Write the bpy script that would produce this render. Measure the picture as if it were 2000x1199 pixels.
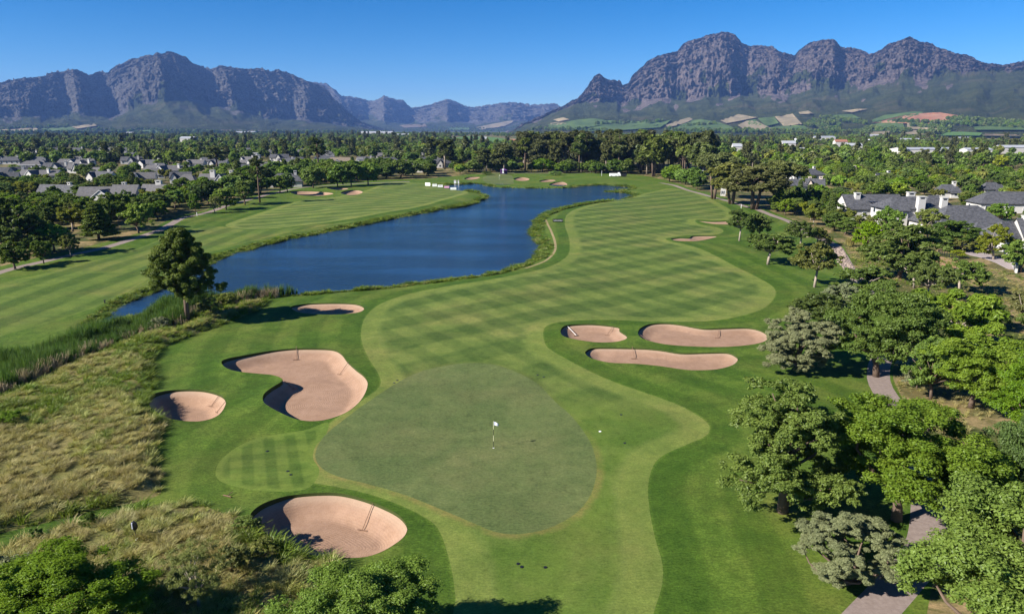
import bpy, math, random
import numpy as np
from mathutils import Vector, Matrix, geometry
R = math.radians
C = bpy.context.scene.collection
for o in list(bpy.data.objects): bpy.data.objects.remove(o)
SC = bpy.context.scene
# ------------------------------------------------------------------ camera, sky, sun, exposure
CAM_H, PITCH, FPX = 26.0, R(14.17), 1376.0
cam = bpy.data.cameras.new('camera'); camo = bpy.data.objects.new('camera', cam); C.objects.link(camo)
camo.location = (0, 0, CAM_H); camo.rotation_euler = (R(90) - PITCH, 0, 0)
cam.sensor_width = 36; cam.lens = 36 * FPX / 2000; cam.clip_start = .5; cam.clip_end = 80000
SC.camera = camo
SUN_EL = R(32)
SHX, SHY = .915, .403                       # ground direction the shadows fall in
SUN_DIR = Vector((-SHX * math.cos(SUN_EL), -SHY * math.cos(SUN_EL), math.sin(SUN_EL)))
sun = bpy.data.lights.new('sun', 'SUN'); suno = bpy.data.objects.new('sun', sun); C.objects.link(suno)
sun.energy = 5.0; sun.angle = R(.5); sun.color = (1, .95, .87)
suno.rotation_euler = SUN_DIR.to_track_quat('Z', 'Y').to_euler()
suno.location = (-60, -30, 60)
W = bpy.data.worlds.new('World'); SC.world = W; W.use_nodes = True
nt = W.node_tree; bg = nt.nodes['Background']
sky = nt.nodes.new('ShaderNodeTexSky'); sky.sky_type = 'NISHITA'; sky.sun_disc = False
sky.sun_elevation = SUN_EL; sky.sun_rotation = math.atan2(-SHX, -SHY)
sky.altitude = 2500; sky.air_density = 1.0; sky.dust_density = 0.; sky.ozone_density = 5.
hs = nt.nodes.new('ShaderNodeHueSaturation'); hs.inputs['Saturation'].default_value = 1.28; gm = nt.nodes.new('ShaderNodeGamma'); gm.inputs['Gamma'].default_value = 1.16; nt.links.new(sky.outputs[0], gm.inputs['Color']); nt.links.new(gm.outputs[0], hs.inputs['Color']); nt.links.new(hs.outputs[0], bg.inputs[0]); bg.inputs[1].default_value = .043
SC.view_settings.view_transform = 'Standard'; SC.view_settings.look = 'None'
SC.view_settings.exposure = 1.12; SC.view_settings.gamma = 1
SC.render.engine = 'CYCLES'
SC.cycles.use_denoising = True
SC.cycles.max_bounces = 5; SC.cycles.diffuse_bounces = 2; SC.cycles.glossy_bounces = 2
SC.cycles.transmission_bounces = 2; SC.cycles.volume_bounces = 0; SC.cycles.transparent_max_bounces = 4
# ------------------------------------------------------------------ pixel <-> ground helpers (photo pixels, 2000 wide)
cp, sp = math.cos(PITCH), math.sin(PITCH)
def ray(px, py):
    u, v = px - 1000.0, 599.5 - py
    return u, FPX * cp + v * sp, -FPX * sp + v * cp
def at(px, py, z=0.0):
    x, y, w = ray(px, py)
    t = (CAM_H - z) / -w
    return x * t, y * t
def ats(pts): return np.array([at(*p) for p in pts])
def depth(x, y, z=0.): return y * cp + (CAM_H - z) * sp
def tan_el(px, py):
    x, y, w = ray(px, py); return w / math.hypot(x, y)
def azim(px, py=252.0):
    x, y, w = ray(px, py); return math.atan2(x, y)
def height_for(bx, by, ty):
    """height of an upright thing that stands at pixel (bx,by) and reaches row ty"""
    x, y = at(bx, by); lo, hi = 0., 80.
    v = 599.5 - ty
    # (z-H)*cp + y*sp over depth = v/f
    z = (v / FPX * (y * cp + CAM_H * sp) - y * sp + CAM_H * cp) / (cp + v / FPX * sp)
    return max(.3, z)
# ------------------------------------------------------------------ numpy helpers
def smooth(a, b, x):
    t = np.clip((x - a) / (b - a), 0, 1); return t * t * (3 - 2 * t)
def hash2(ix, iy, s=0):
    n = (ix * 374761393 + iy * 668265263 + s * 1442695041) & 0xffffffff
    n = ((n ^ (n >> 13)) * 1274126177) & 0xffffffff
    return ((n ^ (n >> 16)) & 0xffff) / 65535.0
def vnoise(x, y, s=0):
    x = np.asarray(x, float); y = np.asarray(y, float)
    ix, iy = np.floor(x).astype(np.int64), np.floor(y).astype(np.int64)
    fx, fy = x - ix, y - iy; fx = fx * fx * fx * (fx * (fx * 6 - 15) + 10); fy = fy * fy * fy * (fy * (fy * 6 - 15) + 10)
    a, b = hash2(ix, iy, s), hash2(ix + 1, iy, s); c, d = hash2(ix, iy + 1, s), hash2(ix + 1, iy + 1, s)
    return (a + (b - a) * fx) * (1 - fy) + (c + (d - c) * fx) * fy
def fbm(x, y, o=4, s=0):
    r = 0; a = .5; t = 0
    for k in range(o):
        r = r + a * vnoise(x, y, s + k * 17); t += a; a *= .5; x = x * 2.03 + 5.1; y = y * 2.03 + 1.7
    return r / t
def ridged(x, y, o=4, s=0):
    r = 0; a = .5; t = 0
    for k in range(o):
        r = r + a * (1 - np.abs(2 * vnoise(x, y, s + k * 17) - 1)); t += a; a *= .5; x = x * 2.07 + 3.3; y = y * 2.07 + 9.2
    return r / t
def inside(P, poly):
    x, y = P[:, 0], P[:, 1]; r = np.zeros(len(P), bool)
    b = (x >= poly[:, 0].min()) & (x <= poly[:, 0].max()) & (y >= poly[:, 1].min()) & (y <= poly[:, 1].max())
    if not b.any(): return r
    xs, ys = x[b], y[b]; c = np.zeros(len(xs), bool)
    for (x1, y1), (x2, y2) in zip(poly, np.roll(poly, -1, 0)):
        if y1 == y2: continue
        k = ((y1 > ys) != (y2 > ys)) & (xs < (x2 - x1) * (ys - y1) / (y2 - y1) + x1); c ^= k
    r[b] = c; return r
def pdist(P, poly, closed=True):
    """distance to outline and direction towards the nearest point of it"""
    best = np.full(len(P), 1e18); Q = np.zeros((len(P), 2))
    A = poly; B = np.roll(poly, -1, 0)
    if not closed: A, B = A[:-1], B[:-1]
    for a, b in zip(A, B):
        d = b - a; L = d @ d
        if L < 1e-12: continue
        t = np.clip(((P - a) @ d) / L, 0, 1); q = a + t[:, None] * d
        m = ((P - q) ** 2).sum(1); k = m < best; best[k] = m[k]; Q[k] = q[k]
    return np.sqrt(best), Q
def crom(pts, n=4, closed=True):
    pts = np.array(pts, float); N = len(pts); out = []
    for i in range(N if closed else N - 1):
        if closed: p0, p1, p2, p3 = pts[i - 1], pts[i], pts[(i + 1) % N], pts[(i + 2) % N]
        else: p0, p1, p2, p3 = pts[max(i - 1, 0)], pts[i], pts[i + 1], pts[min(i + 2, N - 1)]
        for k in range(n):
            t = k / n
            out.append(.5 * (2 * p1 + (p2 - p0) * t + (2 * p0 - 5 * p1 + 4 * p2 - p3) * t * t + (3 * p1 - p0 - 3 * p2 + p3) * t ** 3))
    if not closed: out.append(pts[-1])
    return np.array(out)
def band(center, width):
    c = crom(ats(center), 4, False); t = np.gradient(c, axis=0); t /= np.linalg.norm(t, axis=1)[:, None]
    n = np.stack([-t[:, 1], t[:, 0]], 1) * width / 2
    return np.concatenate([c + n, (c - n)[::-1]])
# ------------------------------------------------------------------ object helpers
def tag(o, label=None, cat=None, group=None, kind=None):
    if label: o['label'] = label
    if cat: o['category'] = cat
    if group: o['group'] = group
    if kind: o['kind'] = kind
    return o
def mesh_np(name, V, F, mats=(), mi=None, attrs=None, smoothf=True, fattrs=None):
    """V (n,3); F (m,k) array or list of arrays of different k"""
    me = bpy.data.meshes.new(name); Fs = F if isinstance(F, list) else [F]
    Fs = [np.asarray(f) for f in Fs if len(f)]
    nl = sum(f.size for f in Fs); nf = sum(len(f) for f in Fs)
    me.vertices.add(len(V)); me.vertices.foreach_set('co', np.asarray(V, np.float32).ravel())
    me.loops.add(nl); me.loops.foreach_set('vertex_index', np.concatenate([f.ravel() for f in Fs]).astype(np.int32))
    tot = np.concatenate([np.full(len(f), f.shape[1]) for f in Fs]); st = np.concatenate([[0], np.cumsum(tot)[:-1]])
    me.polygons.add(nf); me.polygons.foreach_set('loop_start', st.astype(np.int32)); me.polygons.foreach_set('loop_total', tot.astype(np.int32))
    if mi is not None: me.polygons.foreach_set('material_index', np.asarray(mi, np.int32))
    me.update(calc_edges=True)
    me.polygons.foreach_set('use_smooth', np.full(nf, bool(smoothf)))
    for m in mats: me.materials.append(m)
    for k, v in (attrs or {}).items():
        a = me.attributes.new(k, 'FLOAT', 'POINT'); a.data.foreach_set('value', np.asarray(v, np.float32))
    for k, v in (fattrs or {}).items():
        a = me.attributes.new(k, 'FLOAT', 'FACE'); a.data.foreach_set('value', np.asarray(v, np.float32))
    return me
def link(name, me, parent=None, loc=None):
    o = bpy.data.objects.new(name, me); C.objects.link(o)
    if parent is not None: o.parent = parent
    if loc is not None: o.location = loc
    return o
class MB:
    """collects polygons with any number of corners"""
    def __init__(s): s.v = []; s.f = []
    def poly(s, pts):
        n = len(s.v); s.v += [tuple(p) for p in pts]; s.f.append(tuple(range(n, n + len(pts)))); return s
    def box(s, c, d, rz=0, taper=1):
        cx, cy, cz = c; dx, dy, dz = d[0] / 2, d[1] / 2, d[2] / 2; n = len(s.v); co, si = math.cos(rz), math.sin(rz)
        for k, z in ((1, -dz), (taper, dz)):
            for x, y in ((-dx, -dy), (dx, -dy), (dx, dy), (-dx, dy)):
                x, y = x * k, y * k; s.v.append((cx + x * co - y * si, cy + x * si + y * co, cz + z))
        s.f += [tuple(n + i for i in f) for f in ((3, 2, 1, 0), (4, 5, 6, 7), (0, 1, 5, 4), (1, 2, 6, 5), (2, 3, 7, 6), (3, 0, 4, 7))]; return s
    def tube(s, pts, rad, sides=6, cap=True):
        pts = [Vector(p) for p in pts]; n0 = len(s.v)
        for i, p in enumerate(pts):
            d = (pts[min(i + 1, len(pts) - 1)] - pts[max(i - 1, 0)]).normalized()
            a = d.cross(Vector((0, 0, 1)) if abs(d.z) < .9 else Vector((1, 0, 0))).normalized(); b = d.cross(a)
            r = rad[i] if hasattr(rad, '__len__') else rad
            for k in range(sides):
                t = 2 * math.pi * k / sides; s.v.append(tuple(p + (a * math.cos(t) + b * math.sin(t)) * r))
        for i in range(len(pts) - 1):
            for k in range(sides):
                a, b = n0 + i * sides + k, n0 + i * sides + (k + 1) % sides
                s.f.append((a, b, b + sides, a + sides))
        if cap:
            s.f.append(tuple(range(n0, n0 + sides))[::-1]); s.f.append(tuple(range(n0 + (len(pts) - 1) * sides, n0 + len(pts) * sides)))
        return s
    def mesh(s, name, mat, smoothf=False):
        me = bpy.data.meshes.new(name); me.from_pydata(s.v, [], s.f); me.update()
        if mat: me.materials.append(mat)
        if smoothf: me.polygons.foreach_set('use_smooth', [True] * len(me.polygons))
        return me
    def build(s, name, mat, parent=None, loc=None, smoothf=False): return link(name, s.mesh(name, mat, smoothf), parent, loc)
def empty(name, loc, rz=0):
    o = bpy.data.objects.new(name, None); C.objects.link(o); o.location = loc; o.rotation_euler = (0, 0, rz); o.empty_display_size = .3; return o
# ------------------------------------------------------------------ material helpers
class NT:
    def __init__(s, name):
        s.m = bpy.data.materials.new(name); s.m.use_nodes = True; s.t = s.m.node_tree; s.b = s.t.nodes['Principled BSDF']
        s.out = s.t.nodes['Material Output']; s.b.inputs['Specular IOR Level'].default_value = .2; s.b.inputs['Roughness'].default_value = .8
    def n(s, t, **k):
        x = s.t.nodes.new('ShaderNode' + t)
        for a, b in k.items(): setattr(x, a, b)
        return x
    def l(s, a, b): s.t.links.new(a, b)
    def put(s, inp, v):
        if hasattr(v, 'is_output') or isinstance(v, bpy.types.NodeSocket): s.l(v, inp)
        elif isinstance(v, (tuple, list)) and len(v) == 3 and inp.type == 'RGBA': inp.default_value = (*v, 1)
        else: inp.default_value = v
    def pos(s): return s.n('NewGeometry').outputs['Position']
    def attr(s, name): return s.n('Attribute', attribute_name=name).outputs['Fac']
    def rnd(s): return s.n('ObjectInfo').outputs['Random']
    def math(s, op, a, b=0., c=None):
        x = s.n('Math', operation=op); s.put(x.inputs[0], a); s.put(x.inputs[1], b)
        if c is not None: s.put(x.inputs[2], c)
        return x.outputs[0]
    def mul(s, a, b): return s.math('MULTIPLY', a, b)
    def add(s, a, b): return s.math('ADD', a, b)
    def noise(s, scale, detail=4., rough=.55, vec=None, dist=0., out='Fac'):
        x = s.n('TexNoise'); x.inputs['Scale'].default_value = scale; x.inputs['Detail'].default_value = detail
        x.inputs['Roughness'].default_value = rough; x.inputs['Distortion'].default_value = dist
        s.l(vec if vec is not None else s.pos(), x.inputs['Vector']); return x.outputs[out]
    def map(s, vec, scale=(1, 1, 1), rot=(0, 0, 0), loc=(0, 0, 0)):
        x = s.n('Mapping'); s.l(vec, x.inputs[0]); x.inputs['Scale'].default_value = scale; x.inputs['Rotation'].default_value = rot; x.inputs['Location'].default_value = loc
        return x.outputs[0]
    def step(s, v, a, b, lo=0., hi=1.):
        x = s.n('MapRange', interpolation_type='SMOOTHSTEP'); s.put(x.inputs[0], v); x.inputs[1].default_value = a; x.inputs[2].default_value = b
        x.inputs[3].default_value = lo; x.inputs[4].default_value = hi; return x.outputs[0]
    def mix(s, f, a, b, mode='MIX'):
        x = s.n('Mix', data_type='RGBA', blend_type=mode); s.put(x.inputs[0], f); s.put(x.inputs[6], a); s.put(x.inputs[7], b); return x.outputs[2]
    def dot(s, vec, d):
        x = s.n('VectorMath', operation='DOT_PRODUCT'); s.l(vec, x.inputs[0]); x.inputs[1].default_value = (*d, 0) if len(d) == 2 else d; return x.outputs['Value']
    def bump(s, h, strength=.3, dist=.05):
        x = s.n('Bump'); x.inputs['Strength'].default_value = strength; x.inputs['Distance'].default_value = dist; s.l(h, x.inputs['Height'])
        s.l(x.outputs[0], s.b.inputs['Normal']); return x
    def col(s, v): s.put(s.b.inputs['Base Color'], v); return s
def plain(name, c, rough=.7, spec=.2, var=.0, scale=3.):
    t = NT(name); t.b.inputs['Roughness'].default_value = rough; t.b.inputs['Specular IOR Level'].default_value = spec
    if var:
        n = t.noise(scale, 5); t.col(t.mix(n, tuple(x * (1 - var) for x in c), tuple(min(1, x * (1 + var)) for x in c)))
    else: t.col(c)
    return t.m
# ------------------------------------------------------------------ outlines traced on the photograph, as ground coordinates
def PX(pts, n=4): return crom(ats(pts), n)
B = {}
B['front_left'] = [(490,1015),(505,997),(530,983),(570,970),(620,965),(665,966),(710,977),(750,993),(780,1010),(795,1030),(790,1050),(765,1070),(735,1085),(700,1093),(650,1095),(600,1090),(575,1080),(545,1065),(515,1048),(497,1035)]
B['round_small'] = [(291,790),(300,775),(325,766),(360,762),(400,764),(430,773),(441,785),(438,800),(425,815),(400,824),(365,827),(335,824),(312,815),(296,803)]
B['kidney'] = [(433,713),(441,706),(469,699),(525,688.5),(574,683),(620,682),(651,684),(667,692),(679,708),(695,723),(710,735),(718,748),(716,765),(705,785),(685,803),(660,815),(630,823),(600,826),(574,822.5),(549,813),(525,800),(514.5,790),(516,776),(532,762),(549.5,751.5),(551,745),(532,737.5),(500,734),(462,730),(441,723)]
B['by_pine'] = [(568,601),(580,596),(610,592),(660,591),(695,593),(711,600),(705,608),(680,612),(640,615),(600,614),(578,609)]
B['trio_left'] = [(1094.5,652),(1101.5,641),(1119,637),(1157.5,635),(1206.5,639),(1210,646.5),(1224,657),(1222,664),(1203,669),(1168,671),(1129.5,667.5),(1101.5,662)]
B['trio_right'] = [(1246,650),(1252,640),(1270,632),(1300,629),(1330,632),(1355,637),(1380,640),(1420,638),(1460,637),(1485,642),(1500,652),(1498,662),(1480,670),(1440,676),(1400,678),(1350,677),(1300,674),(1265,667),(1250,660)]
B['trio_front'] = [(1143,690),(1155,682),(1180,680),(1250,681),(1290,684),(1330,689),(1380,688),(1420,688),(1438,695),(1441,702),(1430,712),(1400,720),(1360,723),(1330,722),(1290,717),(1240,712),(1190,710),(1160,704),(1147,698)]
B['fairway_near'] = [(1310.5,468),(1326,465.5),(1345.5,465),(1352.5,461),(1377,459.6),(1401.5,460.3),(1384,466),(1359.5,471.5),(1335,473),(1317.5,472)]
B['fairway_far'] = [(1362,431),(1390,433),(1420,432),(1436,432),(1436,437.5),(1405,439),(1380,436)]
B['left_long'] = [(566,378),(576,375),(606,374.2),(630,375.4),(650,378),(648,381),(630,383.4),(600,384),(575,382)]
B['left_short'] = [(666,378),(674,375),(694,373),(706,374.4),(708,377),(698,381.6),(678,383),(668,381)]
B['left_back'] = [(638,370),(648,368),(664,368.4),(680,368.6),(676,371.6),(660,373),(646,372.4)]
B['far_one'] = [(907,348.5),(915,346),(928,345.4),(938,346),(930,349.5),(918,351),(909,350.6)]
B['far_two'] = [(1003,349.3),(1012,346.8),(1024,346.4),(1034,348.6),(1030,351.6),(1016,352.4),(1007,351.5)]
B['far_three'] = [(1053,353.6),(1064,350.6),(1076,350),(1086,351.5),(1080,354.6),(1066,355.6),(1056,355.2)]
B['far_four'] = [(1072,361),(1082,357),(1096,355.6),(1104,357),(1108,361),(1098,363.4),(1082,363.6)]
BUNK = {k: PX(v) for k, v in B.items()}
BDEPTH = dict(front_left=1.2, round_small=1.1, kidney=.95, by_pine=.6, trio_left=.62, trio_right=.5, trio_front=.5, fairway_near=.4, fairway_far=.4,
              left_long=1.0, left_short=.9, left_back=1.6, far_one=.5, far_two=.6, far_three=.5, far_four=.5)
BLABEL = dict(front_left='big oval bunker at the bottom left below the green, deep shade on its left side',
 round_small='small round bunker beside the dry grass, its left half in shade', kidney='large kidney shaped bunker left of the green, curling round a tongue of grass',
 by_pine='shallow oval bunker crossed by the shadow of the lone pine', trio_left='smallest bunker of the three right of the green, nearest the fairway middle',
 trio_right='wide bunker of the three right of the green, farthest right and behind', trio_front='long narrow bunker of the three right of the green, in front of the other two',
 fairway_near='pale two lobed bunker cut into the right edge of the fairway', fairway_far='thin sliver of sand behind the two lobed bunker at the fairway edge',
 left_long='long bunker beyond the lake at the left fairway, half shaded by trees', left_short='short bright bunker beyond the lake right of the long shaded one',
 left_back='small shaded bunker tucked behind two others on the left fairway', far_one='sliver of sand at the left end of the distant green beyond the lake',
 far_two='oval bunker in the middle of the distant green beyond the lake', far_three='upper right bunker of the distant green beyond the lake',
 far_four='bunker nearest the water at the right end of the distant green')
GREEN = PX([(616,893),(622,868),(640,845),(680,815),(730,780),(775,750),(820,728),(870,716),(920,711),(970,715),(1010,728),(1050,750),(1085,785),(1115,811),(1140,842),(1156,870),(1165,905),(1163,937),(1150,972),(1122,1004),(1070,1032),(1010,1043),(965,1038),(930,1024),(860,995),(790,967),(720,946),(665,932),(630,915)])
TEE = PX([(421,925),(430,900),(460,875),(500,857),(550,848),(600,840),(640,826),(636,850),(618,868),(611,893),(624,918),(612,945),(590,958),(540,962),(480,955),(435,942)])
LAKE = PX([(1000,366),(1060,367),(1114,366),(1130,363),(1170,361),(1212,363),(1232,366),(1226,370),(1205,372),(1180,373.5),(1215,375.5),(1234,379),(1236,383),(1200,390),(1140,398),(1100,406),(1076,413),(1060,420),(1046,432),(1039,445),(1040,457),(1052,475),(1052,489),(1042,503),(1017,515),(965,531),(895,541.5),(825,550),(755,559),(685,564),(612,571),(560,574),(500,578),(423,582),(350,590),(300,604),(240,622),(170,640),(205,612),(245,586),(300,566),(360,540),(437,499),(490,484),(550,468),(630,453),(700,439),(770,425),(820,416),(860,408),(900,402),(930,394),(950,384),(940,377),(920,373),(892,369.5),(872,365),(862,361),(900,359.5),(934,358),(950,362),(970,365)], 4)
FAIR = PX([(1300,370),(1330,371),(1365,377),(1395,391),(1420,405),(1433,419),(1428,428),(1405,430.5),(1370,429),(1358,430),(1362,436),(1385,441),(1408,446),(1412,452),(1395,457),(1350,459),(1312,464),(1300,469),(1315,474),(1335,478),(1370,489),(1420,512),(1470,535),(1505,555),(1515,570),(1508,588),(1485,604),(1440,616),(1380,623),(1300,626),(1200,625.5),(1130,628),(1082,634),(1062,646),(1065,675),(1088,692),(1140,720),(1196,744.5),(1245,762),(1310,785),(1349,804),(1380,826),(1386,840),(1378,853),(1346,867),(1297,888),(1276,909),(1266,948),(1269,997),(1280,1053),(1294,1102),(1292,1147),(1276,1199),(1255,1300),(905,1300),(890,1170),(884,1123),(874,1081),(860,1042),(842,1020),(790,992),(720,966),(650,950),(600,938),(585,900),(600,866),(640,830),(700,790),(742,757),(738,730),(722,705),(707,670),(706,640),(716,615),(745,592),(800,574),(880,560),(960,548),(1030,534),(1080,520),(1110,500),(1112,470),(1103,440),(1110,418),(1140,404),(1185,393),(1240,383)], 3)
FAIRL = PX([(440,441),(470,428),(530,408),(590,392),(650,386),(700,378),(745,362),(780,357),(830,359),(870,364),(903,370.5),(915,377),(900,384),(840,401),(760,416),(700,426),(620,437),(540,446),(480,448)])
LAWNL = PX([(-500,860),(-250,745),(0,655),(120,622),(215,588),(285,548),(345,512),(430,488),(520,464),(620,445),(700,432),(620,439.5),(540,448),(480,450),(440,443.5),(400,443),(330,463),(230,497),(100,532),(0,555),(-300,655)], 3)
FARGREEN = PX([(944,346),(960,341),(985,340),(1000,343),(1003,353),(1000,358),(960,358),(945,353)])
ROUGHA = PX([(-400,930),(-200,840),(0,778),(52,757),(140,714),(210,686),(290,654),(353,640),(385,620),(434,606),(507,588),(520,592),(507,604),(472,618),(437,632),(385,650),(350,664),(315,681),(301,699),(297,730),(303,756),(288,776),(286,795),(296,812),(318,830),(315,850),(301,895),(311,934),(315,958),(304,969),(255,983),(196,993),(140,1007),(87,1021),(0,1042),(-200,1100),(-500,1200)], 3)
ROUGHB = PX([(-500,1250),(-200,1150),(0,1081),(52,1056),(105,1039),(157,1021),(227,1007),(297,993),(360,979),(402,990),(437,1007),(478,1018),(494,1040),(520,1058),(565,1083),(610,1098),(660,1104),(665,1125),(640,1180),(600,1280),(-600,1500)], 3)
REED = PX([(-400,930),(-200,840),(0,776),(52,755),(140,713),(210,685),(290,653),(353,640),(385,618),(434,604),(507,587),(577,576),(570,572),(520,576),(440,580),(380,588),(335,594),(290,610),(240,632),(150,660),(60,686),(-50,715),(-300,790)], 3)
PATHS = {'cart_path': (band([(1600,462),(1632,477),(1646,500),(1662,530),(1692,562),(1740,600),(1786,636),(1776,655),(1728,690),(1716,741),(1748,800),(1785,860),(1808,930),(1814,1020),(1800,1085),(1755,1140),(1700,1200),(1620,1290)], 2.25)),
 'left_path': band([(-300,640),(-100,569),(0,531),(105,506),(210,482),(297,457),(329,443),(360,427),(400,417),(440,404),(478,395),(530,381),(575,370),(640,364),(720,359),(800,356)], 2.3),
 'far_path': band([(1290,358),(1320,365),(1350,374),(1392,384),(1420,391),(1450,401),(1476,409),(1500,418),(1550,436),(1600,462)], 2.2)}
BANKSTRIP = band([(1066,430),(1070,440),(1077,455),(1084,475),(1083,492),(1068,509),(1045,519),(1026,525)], .55)
SCRUB = np.concatenate([crom(ats([(-300,622),(-100,556),(0,520),(105,497),(210,473),(290,452),(322,436),(352,421),(400,411),(440,397),(478,388),(530,375),(575,365),(640,359),(720,354),(800,351),(850,348),(900,342),(960,337),(1130,337),(1240,342),(1300,352),(1345,368),(1390,377),(1430,388),(1480,404),(1545,428),(1600,452),(1650,480),(1672,530),(1710,566),(1770,605),(1812,640),(1795,665),(1752,700),(1745,741),(1775,800),(1812,860),(1836,930),(1842,1020),(1830,1090),(1810,1200)]), 2, False), ats([(1800,1500),(3300,1500),(3300,263),(-1300,263),(-900,800)])])
HORIZ = 1
# ------------------------------------------------------------------ ground heights
def ground_z(P, sand=False):
    P = np.asarray(P, float).reshape(-1, 2); x, y = P[:, 0], P[:, 1]
    z = (fbm(x / 26 + 9, y / 26 + 4, 3, 3) - .5) * .9 * smooth(30, 90, y) + (fbm(x / 90, y / 90, 2, 8) - .5) * .8 * smooth(90, 160, y)
    z = z * (1 - smooth(400, 900, y))
    # raised dry-grass bank on the left
    m = (x > -75) & (x < -5) & (y > 15) & (y < 110)
    if m.any():
        q = P[m]; d, _ = pdist(q, ROUGHA); i = inside(q, ROUGHA); z[m] += np.where(i, .7 * smooth(0, 1.6, d), 0)
        d, _ = pdist(q, ROUGHB); i = inside(q, ROUGHB); z[m] += np.where(i, .5 * smooth(0, 2.5, d), 0)
    # bunkers
    for k, poly in BUNK.items():
        lo, hi = poly.min(0) - 6, poly.max(0) + 6
        m = (x > lo[0]) & (x < hi[0]) & (y > lo[1]) & (y < hi[1])
        if not m.any(): continue
        q = P[m]; d, Q = pdist(q, poly); i = (inside(q, poly) & (d > .02)) | (sand & (d <= .02))
        D = BDEPTH[k]; w = 1.85
        t = np.roll(poly, -1, 0) - np.roll(poly, 1, 0); t /= np.linalg.norm(t, axis=1)[:, None]; nn = np.stack([t[:, 1], -t[:, 0]], 1)
        if .5 * np.sum(poly[:, 0] * np.roll(poly[:, 1], -1) - np.roll(poly[:, 0], -1) * poly[:, 1]) < 0: nn = -nn
        wt = np.exp(-np.minimum(((q[:, None, :] - poly[None]) ** 2).sum(2) / 2.2, 60)) + 1e-12
        on = (wt[:, :, None] * nn[None]).sum(1) / wt.sum(1)[:, None]
        Lo = np.clip(-(on[:, 0] * SHX + on[:, 1] * SHY), 0, 1)       # how far this stretch of edge faces the sun side
        zin = -.13 - D * smooth(-.25, 1, d / w) + .12 * D
        zo = (.10 + .26 * Lo) * D * np.exp(-d / 2.4)
        z[m] += np.where(i, zin, zo)
    # lake basin
    m = (x > LAKE[:, 0].min() - 6) & (x < LAKE[:, 0].max() + 6) & (y > 60) & (y < LAKE[:, 1].max() + 6)
    if m.any():
        q = P[m]; d, _ = pdist(q, LAKE); i = inside(q, LAKE)
        zz = z[m]; zz = np.where(i, -.42 - np.minimum(d * .25, 1.2), zz * smooth(0, 8, d) - .42 * (1 - smooth(0, 1.8, d))); z[m] = zz
    return z
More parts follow.
